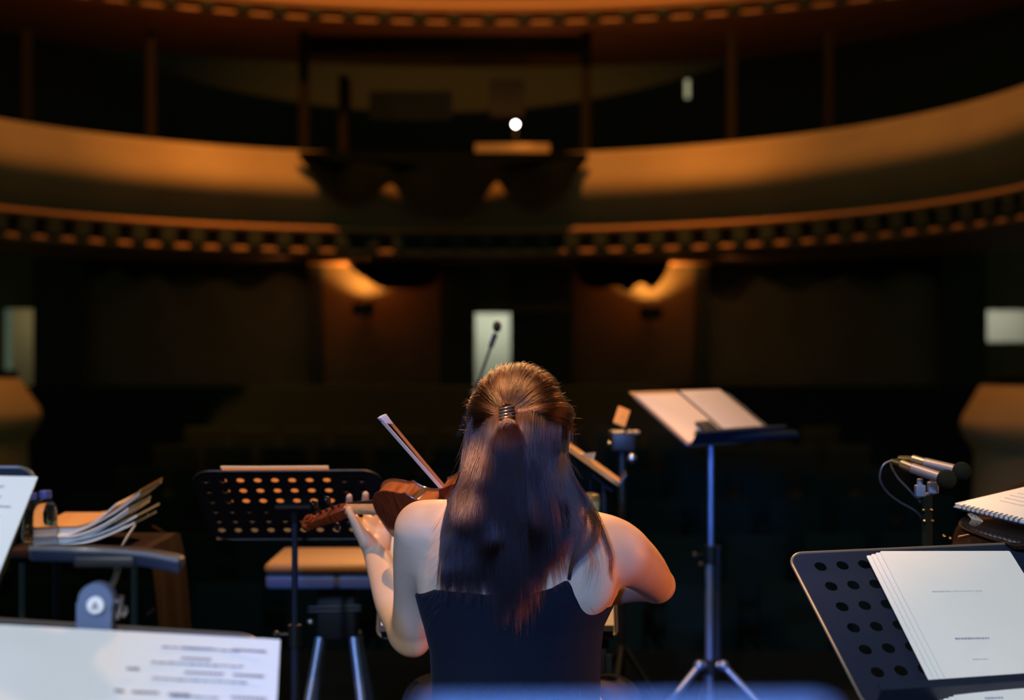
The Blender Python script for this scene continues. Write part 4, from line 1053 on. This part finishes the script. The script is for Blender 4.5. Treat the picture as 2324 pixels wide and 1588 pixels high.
def text(s, c, size, m, name='print'):
    cu = bpy.data.curves.new(name, 'FONT'); cu.body = s; cu.size = size; cu.align_x = 'CENTER'; cu.extrude = .0002
    o = bpy.data.objects.new(name, cu); C.objects.link(o); dg = bpy.context.evaluated_depsgraph_get(); me = bpy.data.meshes.new_from_object(o.evaluated_get(dg)); bpy.data.objects.remove(o)
    q = bpy.data.objects.new(name, me); C.objects.link(q); q.parent = bk; me.materials.clear(); me.materials.append(m); q.location = c; q.rotation_euler = (PI/2, 0, 0); return q
for (u0, u1, v, th, mm) in ((2116, 2228, 1342, .0032, 'ink_pale'), (2168, 2246, 1449, .0046, 'ink_mid'), (2208, 2238, 1496, .0026, 'ink_pale'), (2236, 2276, 1584, .0034, 'ink_mid')):
    a, b = S2.inverted() @ on_plane(Mc, u0, v, -.028), S2.inverted() @ on_plane(Mc, u1, v, -.028); mb = MB(); x = a.x
    while x < b.x: q = rng.uniform(.0028, .0050); mb.box((x+q/2, -.0142, a.z), (q, .0005, th*rng.uniform(.6, 1))); x += q+.0012
    mb.build('title_print', M[mm], bk, smooth=False, merge=False)

# perforated stand seen from behind, paper glowing through its holes
TLd, TRd, BLd = P(432, 1070, 3.46), P(862, 1068, 3.46), P(440, 1240, 3.75)
e, Md, wd_ = desk('music_stand', TLd, TRd, BLd, .33, 'perforated music stand seen from behind left of the player, light glowing through its holes', holes=True, mt='plastic', corner=.05, hole_r=.0095, pitch=(.0425, .0480), off=(.030, .042), cols=10, rows=6, flip=True, mats='darktube', rot=1.2, leg=.3)
q0 = Md @ Vector((.073, .012, .001)); q1 = Md @ Vector((.335, .012, .001)); q2 = Md @ Vector((.073, .020, -.25))
e4, w4 = sheet('score_sheet', q0, q1, q2, .175, 'warm lit sheet standing on the far side of the perforated stand', 'sheet music', m='thinpaper', bulge=-.002, th=.0006)
mb = MB(); Mi = e4.matrix_world; mb.tube([(0, 0, .0), (w4*.3, .0, -.0015), (w4, 0, -.001)], .0026, 8); o = mb.build('top_fold', M['cream'], e4)

# stand right of the player with an open book
TLf = P(1428, 893, 4.70); xf = Vector((math.cos(.78), math.sin(.78), 0)); df = Vector((.170, -.172, -.158)); df = (df-xf*df.dot(xf))
W5 = .485; h5 = df.length
e, Mf, wf = desk('music_stand', TLf+Vector((.0, 0, 0))+df*.04, TLf+df*.04+xf*(W5+.03), TLf+df, h5*.98, 'tall music stand with a warmly lit open book, standing right of the player', holes=False, corner=.02, tri=False, lip=.05)
mb = MB(); fl = Mf.inverted()
off_n = (Mf.to_3x3() @ Vector((0, -1, 0)))
b0 = TLf+off_n*.006
bkm = empty('open_book', mtx=frame3(b0, b0+xf*W5, b0+df), label='open book with two cream pages glowing on the tall stand right of the player', cat='book')
plate('cover', rrect(W5+.006, h5+.004, .003, 2, -.003, -h5-.002), [], .0025, M['tan'], bkm)
for i in range(2):
    x0 = .006 if i == 0 else W5/2+.004; ww = W5/2-.012
    plate('page', rrect(ww, h5-.012-(.012 if i == 0 else 0), .002, 2, x0, -h5+.004), [], .0020, M['cream'], bkm, fy=lambda x, z, x0=x0, ww=ww: -.003-.006*math.sin(PI*min(1, max(0, (x-x0)/ww))), extra=[(x0+ww*a/8, -h5*b/6-.01) for a in range(1, 8) for b in range(1, 5)])
mb = MB(); mb.box((W5/2-.002, -.004, -h5/2), (.008, .004, h5*.97)); mb.build('spine', M['plastic'], bkm, smooth=False)
lines('print', W5/2-.03, h5*.8, 8, bkm, M['tan'], -.0112, 4, x0=W5/2+.012, z0=-h5*.88, stave=False, wl=(.8, .95), th=.0012, margin=.012)
ph = MB(); ph.box((0, 0, 0), (.075, .010, .075)); o = ph.build('phone', M['plastic'], None, bevel=.003)
o.matrix_world = bkm.matrix_world @ Matrix.Translation((.155, -.016, -h5+.050)); tag(o, 'black phone lying at the foot of the open book on the tall stand', 'phone')
# tray in front (blue lit) and tall tripod
tr = e; trb = TLf+df+xf*.03
mb = MB(); inv = Mf.inverted(); p0, p1 = TLf+df*1.0+xf*.03+off_n*.045, TLf+df*1.0+xf*(W5+.09)+off_n*.045
pole = P(1613, 1012, 4.72)
holder = MB(); holder.tube([inv @ pole, inv @ (pole+Vector((0, .02, .05)))], .016, 12); holder.build('bracket', M['plastic'], e)
mb = MB(); mb.tube([inv @ P(1548, 1004, 4.58), inv @ P(1572, 993, 4.60), inv @ P(1640, 992, 4.66), inv @ P(1805, 987, 4.86)], .016, 10); mb.build('tray', M['blackmetal'], e)
st = bpy.data.objects.new('stand_leg_frame', None); C.objects.link(st); st.parent = e; st.matrix_parent_inverse = inv
zt = pole.z; px, py = pole.x, 4.72
mb = MB(); mb.tube([(px, py, zt), (px, py, P(0, 1262, 4.72).z)], .0095, 14); mb.build('upper_tube', M['tube'], st)
mb = MB(); mb.tube([(px-.004, py, P(0, 1255, 4.72).z), (px-.004, py, .05)], .0135, 14); mb.build('lower_tube', M['tube'], st)
mb = MB(); mb.tube([(px+.024, py+.01, P(0, 1240, 4.72).z), (px+.024, py+.01, .26)], .0115, 14); mb.build('side_tube', M['darktube'], st)
mb = MB(); cz = P(0, 1258, 4.72).z; mb.tube([(px, py, cz-.03), (px, py, cz+.03)], .021, 14); mb.ball((px-.055, py-.02, cz), .012, 8); mb.ball((px-.036, py-.03, cz-.030), .012, 8); mb.tube([(px-.055, py-.02, cz), (px, py, cz)], .005); mb.build('clamp', M['plastic'], st)
mb = MB(); hz = P(0, 1508, 4.72).z; mb.tube([(px, py, hz-.03), (px, py, hz+.02)], .024, 14); mb.build('hub', M['plastic'], st)
for k, a in enumerate((-2.65, -.50, 1.57)):
    c_, s_ = math.cos(a), math.sin(a); mb = MB(); st0 = Vector((px+c_*.045, py+s_*.03, hz)); mb.tube([(px, py, hz), st0], .012, 10); mb.ball(st0, .018, 8)
    mb.tube([st0, (px+c_*.34, py+s_*.30, .012)], .0115, 10); mb.build('leg', M['tube'], st)
# the player's own stand, mostly hidden behind the player
e, Mg, wg = desk('music_stand', P(868, 1200, 3.42), P(1392, 1200, 3.42), P(868, 1455, 3.28), .27, 'music stand in front of the player, hidden apart from its edges and pole', holes=False, tri=False, corner=.02)
q0 = on_plane(Mg, 876, 1186, -.008); q1 = on_plane(Mg, 1385, 1186, -.008); q2 = on_plane(Mg, 876, 1440, -.008)
e5, w5_ = sheet('open_score', q0, q1, q2, (q2-q0).length, 'pale score on the stand in front of the player, glimpsed past both arms', 'sheet music', bulge=.0, m='paper')
inv = Mg.inverted(); st = bpy.data.objects.new('stand_leg_frame', None); C.objects.link(st); st.parent = e; st.matrix_parent_inverse = inv
c = P(1368, 1462, 3.36)
mb = MB(); mb.tube([(c.x-.001, c.y, c.z), (c.x-.001, c.y, .05)], .0085, 12); mb.build('upper_tube', M['tube'], st)
mb = MB(); mb.tube([(c.x+.013, c.y-.006, P(0, 1484, 3.36).z), (c.x+.013, c.y-.006, .02)], .0078, 12); mb.build('lower_tube', M['tube'], st)
mb = MB(); mb.box((c.x-.004, c.y-.01, c.z+.006), (.034, .03, .022)); mb.build('bracket', M['brownleather'], st, bevel=.004)
for a in (.4, 2.5, 4.6):
    mb = MB(); mb.tube([(c.x, c.y, .16), (c.x+.24*math.cos(a), c.y+.24*math.sin(a), .01)], .007, 8); mb.build('leg', M['tube'], st)

# stand seen edge-on to the right of the head
ax = Vector((.068, 1, -.045)).normalized(); T0 = P(1262, 993, 3.62); T1 = P(1406, 1098, 3.55)
Mh = frame3(T0, T0+ax*.30, T1); hL = (T1-T0).length
e = empty('music_stand', mtx=Mh, label='slanted music stand seen edge-on just right of the head, orange lit', cat='music stand')
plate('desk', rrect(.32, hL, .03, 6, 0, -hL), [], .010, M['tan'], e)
mb = MB(); mb.box((.16, -.012, -hL+.004), (.30, .028, .004)); mb.build('lip', M['blackmetal'], e, smooth=False)
inv = Mh.inverted(); mb = MB(); mb.tube([inv @ P(1345, 1078, 3.66), inv @ P(1368, 1098, 3.66), inv @ P(1390, 1115, 3.66)], .003, 8); mb.tube([inv @ P(1340, 1090, 3.66), inv @ P(1340, 1120, 3.66)], .002, 8); mb.build('bracket', M['blackmetal'], e)
st = bpy.data.objects.new('stand_leg_frame', None); C.objects.link(st); st.parent = e; st.matrix_parent_inverse = inv
c = P(1371, 1100, 3.74); tripod(st, c.x, c.y, c.z, .3, .3, 'darktube', rot=.8)
pc_ = MB(); pc_.add([inv @ P(1318, 1030, 3.64), inv @ P(1352, 1026, 3.66), inv @ P(1346, 1046, 3.66), inv @ P(1340, 1042, 3.66), inv @ P(1345, 1030, 3.70), inv @ P(1318, 1028, 3.70)], [(0, 1, 2, 3), (0, 3, 4, 5)]); pc_.build('folded_corner', M['cream'], e, smooth=False)

# glass with a light on a little table
c = P(1340, 1178, 3.55)
tb = empty('side_table', (c.x, c.y, 0), 'small dark round table behind the right shoulder', 'table')
mb = MB(); mb.lathe([(0, c.z), (.044, c.z), (.047, c.z-.006), (.044, c.z-.012), (0, c.z-.012)], 32); mb.build('table_top', M['plastic'], tb)
mb = MB(); mb.tube([(0, 0, c.z-.016), (0, 0, .02)], .014, 12); mb.lathe([(.014, .05), (.11, .015), (.12, 0), (0, 0)], 28); mb.build('base', M['plastic'], tb)
gl = empty('glass_lantern', c, 'small frosted glass lantern with a white light behind the right shoulder', 'lantern')
mb = MB(); mb.lathe([(.019, .0), (.0215, .004), (.024, .045), (.022, .047), (.0195, .006), (0, .005)], 28); mb.build('glass', M['frosted'], gl)
mb = MB(); mb.lathe([(.023, .046), (.025, .048), (.022, .062), (.010, .066), (0, .066)], 28); mb.build('lid', mat('olive_metal', (.22, .18, .09), .5, metal=.4), gl)
mb = MB(); mb.ball((-.006, -.014, .030), .0062, 8); mb.build('bulb', M['glow'], gl)

# video camera on a tripod
c = P(1412, 1000, 4.25)
vc = empty('video_camera', c, 'dark video camera with an orange lit flap between the player and the tall stand', 'camera')
lo = lambda u, v, d: P(u, v, d)-c
mb = MB(); mb.box(lo(1412, 1000, 4.27), (.075, .12, .060)); mb.build('body', M['plastic'], vc, bevel=.008)
mb = MB(); mb.tube([lo(1412, 1000, 4.33), lo(1412, 1000, 4.42)], .024, 18); mb.build('lens', M['plastic'], vc)
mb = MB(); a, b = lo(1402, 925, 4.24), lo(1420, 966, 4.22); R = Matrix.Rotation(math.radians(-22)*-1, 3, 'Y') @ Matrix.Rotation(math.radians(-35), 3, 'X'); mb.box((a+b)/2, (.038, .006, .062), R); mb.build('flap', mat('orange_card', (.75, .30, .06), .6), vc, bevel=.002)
mb = MB(); mb.tube([(a+b)/2, lo(1424, 985, 4.24)], .005); mb.build('hinge', M['plastic'], vc)
mb = MB(); mb.ball(lo(1443, 981, 4.20), (.014, .01, .007), 8); mb.build('handle', M['leather'], vc)
mb = MB(); mb.ball(lo(1383, 1006, 4.20), .0065, 8); mb.build('knob', M['brass'], vc)
mb = MB(); mb.ball(lo(1434, 1040, 4.20), (.014, .012, .016), 10); mb.build('microphone_tip', M['steel'], vc)
mb = MB(); mb.tube([lo(1412, 1024, 4.27), Vector((.0, .02, -c.z+.02))], .012, 12)
mb.build('column', M['plastic'], vc)
for a in (.2, 2.3, 4.4):
    mb = MB(); mb.tube([(0, .02, -c.z+.45), (.28*math.cos(a), .02+.28*math.sin(a), -c.z+.01)], .008, 8); mb.build('leg', M['plastic'], vc)

# boom microphone silhouetted against the doorway
c = P(1128, 740, 4.5)
mc = empty('microphone_stand', (P(1060, 900, 4.55).x, 4.55, 0), 'thin boom microphone silhouetted against the lit doorway above the head', 'microphone')
o_ = mc.location; lo = lambda u, v, d: P(u, v, d)-o_
mb = MB(); mb.ball(lo(1128, 741, 4.5), (.0140, .014, .019), 10); mb.build('microphone_head', M['plastic'], mc)
mb = MB(); mb.tube([lo(1125, 757, 4.5), lo(1113, 788, 4.5)], [.009, .008], 12); mb.build('microphone_body', M['darktube'], mc)
mb = MB(); mb.tube([lo(1114, 786, 4.5), lo(1088, 862, 4.52), lo(1040, 990, 4.58)], .0045, 10); mb.build('boom', M['darktube'], mc)
jx = lo(1076, 895, 4.55); mb = MB(); mb.tube([Vector((jx.x, .0, jx.z)), Vector((jx.x, .0, .25))], .009, 12); mb.ball((jx.x, 0, jx.z), .018, 8); mb.build('pole', M['plastic'], mc)
for a in (.5, 2.6, 4.7):
    mb = MB(); mb.tube([(jx.x, 0, .28), (jx.x+.26*math.cos(a), .26*math.sin(a), .01)], .008, 8); mb.build('leg', M['plastic'], mc)

# pair of pencil microphones on a stand, right
c = P(2104, 1180, 3.0)
sp = empty('microphone_stand', (c.x, 3.0, 0), 'black stand carrying two pencil microphones side by side on the right', 'microphone')
o_ = sp.location; lo = lambda u, v, d: P(u, v, d)-o_
def pencil(seg, cab, nm):
    e = bpy.data.objects.new(nm, None); C.objects.link(e); e.parent = sp
    (a, b, c1, d1) = seg
    mb = MB(); mb.tube([a, a.lerp(b, .5), b], [.0045, .0062, .0068], 12); mb.build('connector', M['brass'], e)
    mb = MB(); mb.tube([b, c1], .0100, 18); mb.build('collar', M['steel'], e)
    mb = MB(); mb.tube([c1, d1], .0112, 18); mb.build('barrel', M['nickel'], e)
    mb = MB(); w_ = d1+(d1-c1).normalized()*.014; mb.ball(w_, .0205, 12); mb.build('foam_windscreen', M['velvet'], e)
    mb = MB(); mb.tube(catmull(cab, 8), .0024, 8); mb.build('cable', M['darktube'], e)
pencil((lo(2022, 1045, 3.0), lo(2047, 1053, 3.0), lo(2070, 1062, 2.98), lo(2134, 1083, 2.94)), [lo(2024, 1045, 3.0), lo(2004, 1056, 3.0), lo(1997, 1086, 3.0), lo(2012, 1115, 3.0), lo(2040, 1138, 3.0), lo(2084, 1165, 3.0), lo(2100, 1200, 3.02)], 'pencil_microphone')
pencil((lo(2038, 1039, 3.1), lo(2072, 1042, 3.1), lo(2098, 1050, 3.08), lo(2168, 1066, 3.04)), [lo(2040, 1040, 3.1), lo(2022, 1052, 3.08), lo(2036, 1082, 3.05), lo(2060, 1108, 3.02), lo(2090, 1140, 3.0)], 'pencil_microphone')
for u, v in ((2088, 1110), (2117, 1103)):
    mb = MB(); a = lo(u, v-24, 3.0); b = lo(u, v+18, 3.0); mb.tube([a, b], .0065, 12); mb.box(a.lerp(b, .65), (.020, .018, .024)); mb.build('clip', M['greyplastic'], sp, bevel=.002)
mb = MB(); mb.tube([lo(2080, 1130, 3.0), lo(2124, 1117, 3.0)], .005, 8); mb.build('mounting_bar', M['plastic'], sp)
mb = MB(); mb.tube([lo(2104, 1124, 3.0), Vector((0, 0, .2))], .011, 14); mb.build('pole', M['velvet'], sp)
for u, v in ((2096, 1157), (2113, 1156), (2098, 1182), (2116, 1181), (2142, 1216), (2156, 1221)):
    mb = MB(); mb.ball(lo(u, v, 2.98), .0030, 6); mb.build('screw', M['brass'], sp)
for a in (.5, 2.6, 4.7):
    mb = MB(); mb.tube([(0, 0, .24), (.26*math.cos(a), .26*math.sin(a), .01)], .009, 8); mb.build('leg', M['plastic'], sp)
# black bag, glossy shelf, ring-bound notebook
bp = P(2345, 1140, 3.45)
fb = Field((-.04+bp.x-.24, 3.14, .0), (bp.x+.30, 3.78, 1.16), .010)
fb.chain([(bp.x-.10, 3.42, .78), (bp.x+.12, 3.45, .80)], [.125, .14], .05); fb.chain([(bp.x-.05, 3.43, .86), (bp.x+.12, 3.48, .92)], [.13, .15], .05); fb.chain([(bp.x, 3.45, .15), (bp.x, 3.45, .8)], [.15, .14], .05)
sl, X, Y, Z = fb.region((-9, -9, -9), (9, 9, 9)); fb.f = fb.f+(.006*np.sin(X*60)*np.sin(Z*50+Y*30)).astype(np.float32); fb.f = np.maximum(fb.f, (.012-Z+0*X+0*Y).astype(np.float32))
o = link('gig_bag', fb.mesh('gig_bag'), M['blackfabric']); tag(o, 'black rounded speckled gig bag behind the ring-bound notebook', 'bag')
A, B, Cn = P(2166, 1142, 2.86), P(2228, 1088, 3.04), P(2332, 1181, 2.61)
Mn = frame3(A, Cn, A+(A-B)); nb = empty('spiral_notebook', mtx=Mn @ Matrix.Identity(4), label='white ring-bound notebook lying open at the right edge', cat='notebook')
Ln = (Cn-A).length+.01; Hn = .20
nrm = Mn.to_3x3() @ Vector((0, 1, 0)); sg = -1 if nrm.z > 0 else 1      # local direction that points down
for k in range(3):
    plate('page', rrect(Ln, Hn, .003, 2, 0, 0), [], .0022, M['paper'], nb, fy=lambda x, z, k=k: sg*(.0026*k)-sg*.004*math.sin(PI*z/Hn), extra=[(Ln*a/8, Hn*b/8) for a in range(1, 8) for b in range(1, 8)])
mb = MB(); mb.box((Ln/2, sg*.0065, .002), (Ln, .002, .010)); mb.build('cover', M['bluefolder'], nb, smooth=False)
lines('handwriting', Ln*.8, Hn*.8, 7, nb, M['ink_pale'], -sg*.0046, 8, x0=.03, z0=.03, wl=(.3, .9), th=.0012)
n = int((Ln-.05)/.0165)
for i in range(n):
    x = .035+i*.0165; mb = MB()
    for q in (0, .0028):
        pts = [(x+q, sg*(.005+.0065*math.sin(a)), .001+.0070*math.cos(a)) for a in [2*PI*j/12 for j in range(13)]]; mb.tube(pts, .0006, 6)
    mb.build('binding_ring', M['darktube'], nb)
# shelf under the notebook
sh = empty('instrument_table', mtx=Mn @ Matrix.Translation((0, 0, 0)), label='glossy black curved table edge under the ring-bound notebook', cat='table')
pts2 = dense([(.02, .16), (.0, .08), (.015, .01), (.07, -.032), (.16, -.046), (.24, -.05), (.30, -.03), (.30, .18), (.2, .22), (.06, .20)], 5)
o = plate('table_top', pts2, [], .012, M['blackgloss'], sh); o.location = (0, sg*.026 if sg > 0 else -.030, 0)
inv = Mn.inverted()
mb = MB(); mb.tube([Vector((p[0], (sg*.026 if sg > 0 else -.030)-.001+.006, p[1])) for p in pts2[8:34]], .0035, 8); mb.build('edge_trim', M['brownleather'], sh)
mb = MB(); cA = inv @ (Mn @ Vector((.2, sg*.03, .1))); bot = Mn @ Vector((.2, sg*.03, .1)); mb.tube([inv @ bot, inv @ Vector((bot.x, bot.y, .02))], .02, 12); mb.tube([inv @ Vector((bot.x, bot.y, .03)), inv @ Vector((bot.x, bot.y, .005))], .14, 24); mb.build('base', M['plastic'], sh)
cp = [P(2176, 1219, 2.85), P(2215, 1212, 2.82), P(2258, 1204, 2.78), P(2290, 1213, 2.72), P(2325, 1219, 2.66), P(2360, 1205, 2.64), P(2380, 1250, 2.64)]
mb = MB(); mb.tube(catmull(cp, 6), .0030, 8); o = mb.build('leather_strap', mat('brown_leather_strap', (.30, .10, .03), .5)); tag(o, 'thin brown leather strap hanging under the ring-bound notebook', 'strap')
cl_ = MB(); Mt = frame3(P(2195, 1166, 2.82), P(2262, 1186, 2.73), P(2200, 1180, 2.82))
lens = dense([(0, 0), (.02, .004), (.045, -.006), (.062, -.026), (.05, -.030), (.02, -.016), (0, 0)], 4)[:-1]
ls = MB()
o = plate('cream_reflection', [(x, z) for x, z in lens], [], .002, M['cream'], None); o.matrix_world = Mt; tag(o, 'pale leaf-shaped card imitating a reflection under the ring-bound notebook', 'cutout')  # notebook's reflection in the gloss, built as a solid pale shape

# left: table with water bottles and a stack of scores
tz = P(0, 1243, 3.55).z
tl = empty('low_table', (P(210, 1240, 3.6).x, 3.68, 0), 'brown cloth covered table at the left carrying scores and water bottles', 'table')
mb = MB(); mb.box((-.02, 0, tz-.012), (.36, .34, .024)); mb.build('table_top', M['brownleather'], tl, bevel=.008)
clv = []; fs = []
mb = MB(); n = 40
for i in range(n+1):
    t = i/n; x = .155+.05*t; 
for sx in (1,):
    V = []; fs = []
    for i in range(15):
        z = tz-.0-(tz-.05)*i/14; 
        for j in range(13):
            y = -.165+.33*j/12; V.append((.162+.06*(i/14)**.6+.003*math.sin(j*1.1+i*.1), y, z))
    for i in range(14):
        for j in range(12): fs.append((i*13+j, i*13+j+1, (i+1)*13+j+1, (i+1)*13+j))
    n0 = len(V); V += [(x-.004, y, z) for x, y, z in V]; fs += [tuple(reversed([q+n0 for q in f])) for f in fs]
    mb.add(V, fs)
mb.build('hanging_cloth', M['brownleather'], tl, merge=False)
for sx in (-.16, .12):
    for sy_ in (-.13, .13):
        mb = MB(); mb.tube([(sx, sy_, tz-.02), (sx, sy_, 0)], .010, 10); mb.build('leg', M['seat'], tl)
def bottle(u, v0, v1, d, label):
    b = P(u, v1, d); e = empty('water_bottle', (b.x, b.y, tz), label, 'bottle', 'water bottles on the left table'); H = P(u, v0, d).z-tz; s = H/.140
    pr = [(.0, .0), (.026, .0), (.029, .004), (.029, .030), (.0275, .036), (.029, .042), (.029, .090), (.026, .102), (.017, .114), (.0135, .120), (.0135, .124)]
    mb = MB(); mb.lathe([(r*s, z*s) for r, z in pr], 28); mb.lathe([(max(0, r*s-.0012), z*s+.0012) for r, z in pr], 28); mb.build('bottle_body', M['glass'], e)
    mb = MB(); mb.lathe([(.0, .140*s), (.0140*s, .140*s), (.0150*s, .137*s), (.0150*s, .122*s), (.0, .122*s)], 24); mb.build('cap', M['cap'], e)
bottle(103, 1113, 1238, 3.55, 'clear water bottle with a blue cap beside the pile of scores')
bottle(72, 1118, 1238, 3.66, 'clear water bottle half hidden behind the upper left sheet')
# score stack: each booklet bends up to the right
for k in range(11):
    t = k/10; mb = MB(); V = []; fs = []
    y0 = 3.56+.003*rng.normal(); Lx = .225+.016*rng.normal(); n = 14
    up = .048+.045*t; wd = .23-.02*rng.random()
    for i in range(n+1):
        s = i/n; x = -.155+Lx*s; z = tz+.002+.0046*k+up*max(0, (s-.35)/.65)**1.6+.0; 
        for y in (0, wd): V += [(x, y, z+.010*(y > 0)*(.3+.7*t)), (x, y, z+.0050+.010*(y > 0)*(.3+.7*t))]
    for i in range(n):
        b0 = 4*i; b1 = 4*i+4
        fs += [(b0, b1, b1+1, b0+1), (b0+2, b0+3, b1+3, b1+2), (b0+1, b1+1, b1+3, b0+3), (b0, b0+2, b1+2, b1)]
    fs += [(0, 1, 3, 2), (4*n, 4*n+2, 4*n+3, 4*n+1)]
    mb.add(V, fs); m = M['paper'] if k < 10 else M['tan']
    o = mb.build('score_booklet', m); o.location = (P(235, 1240, 3.56).x-.01, y0, 0)
    names = 'lowest second third fourth fifth sixth seventh eighth ninth tenth topmost'.split()
    tag(o, f'thin score curling up at its end, {names[k]} from the table in the left pile' if 0 < k < 10 else ('thin score lying lowest in the left pile' if k == 0 else 'tan covered score on top of the left pile'), 'booklet', 'scores piled on the left table')
mb = MB(); a, b = P(275, 1243, 3.5), P(308, 1190, 3.5); R = (b-a).to_track_quat('Z', 'Y').to_matrix(); c = (a+b)/2; mb.ball((0, 0, 0), (.012, .004, (b-a).length/2), 10)
o = mb.build('page_clip', M['cream']); o.matrix_world = Matrix.Translation(c) @ R.to_4x4(); tag(o, 'pale oval clip leaning against the curled end of the score pile', 'clip')
# bentwood chair arm behind the cloth
mb = MB(); mb.tube(catmull([P(345, 1195, 3.9), P(372, 1215, 3.9), P(384, 1270, 3.9), P(382, 1320, 3.9), P(362, 1370, 3.9), P(335, 1395, 3.9)], 6), .006, 8)
ch = empty('wooden_chair', (P(340, 1300, 4.0).x, 4.0, 0), 'dark wooden chair with a curved arm half hidden behind the left table', 'chair')
o = mb.build('arm', M['brownleather'], ch); o.matrix_parent_inverse = Matrix.Translation(-ch.location)
mb = MB(); mb.box((-.05, .1, .45), (.42, .42, .04)); mb.build('seat', M['brownleather'], ch, bevel=.01)
for sx in (-.23, .13):
    for sy_ in (-.08, .29):
        mb = MB(); mb.tube([(sx, sy_, .44), (sx, sy_, .0)], .015, 8); mb.build('leg', M['brownleather'], ch)

# nearest stand, right under the lens, with a blue folder only its blurred top edge is in view
A, B, D = P(955, 1606, .47), P(1880, 1602, .47), P(955, 2300, .42)
fo = empty('folder', mtx=frame3(A, B, D), label='blurred blue folder rising into the bottom edge of the view', cat='folder')
wq = (B-A).length; plate('cover', rrect(wq, .10, .004, 4, 0, -.10), [], .003, M['bluefolder'], fo, fy=lambda x, z: 0)
plate('inner_sheet', rrect(wq-.006, .097, .002, 2, .003, -.099), [], .002, M['paper'], fo, fy=lambda x, z: .0035)
D2 = frame3(A, B, D) @ Vector((-.06, .008, -.055)); E2 = frame3(A, B, D) @ Vector((wq+.06, .008, -.055)); G2 = frame3(A, B, D) @ Vector((-.06, .008, -.2))
desk('music_stand', D2, E2, G2, .10, 'nearest music stand just below the frame, carrying the blue folder', holes=False, corner=.015, lip=.03)
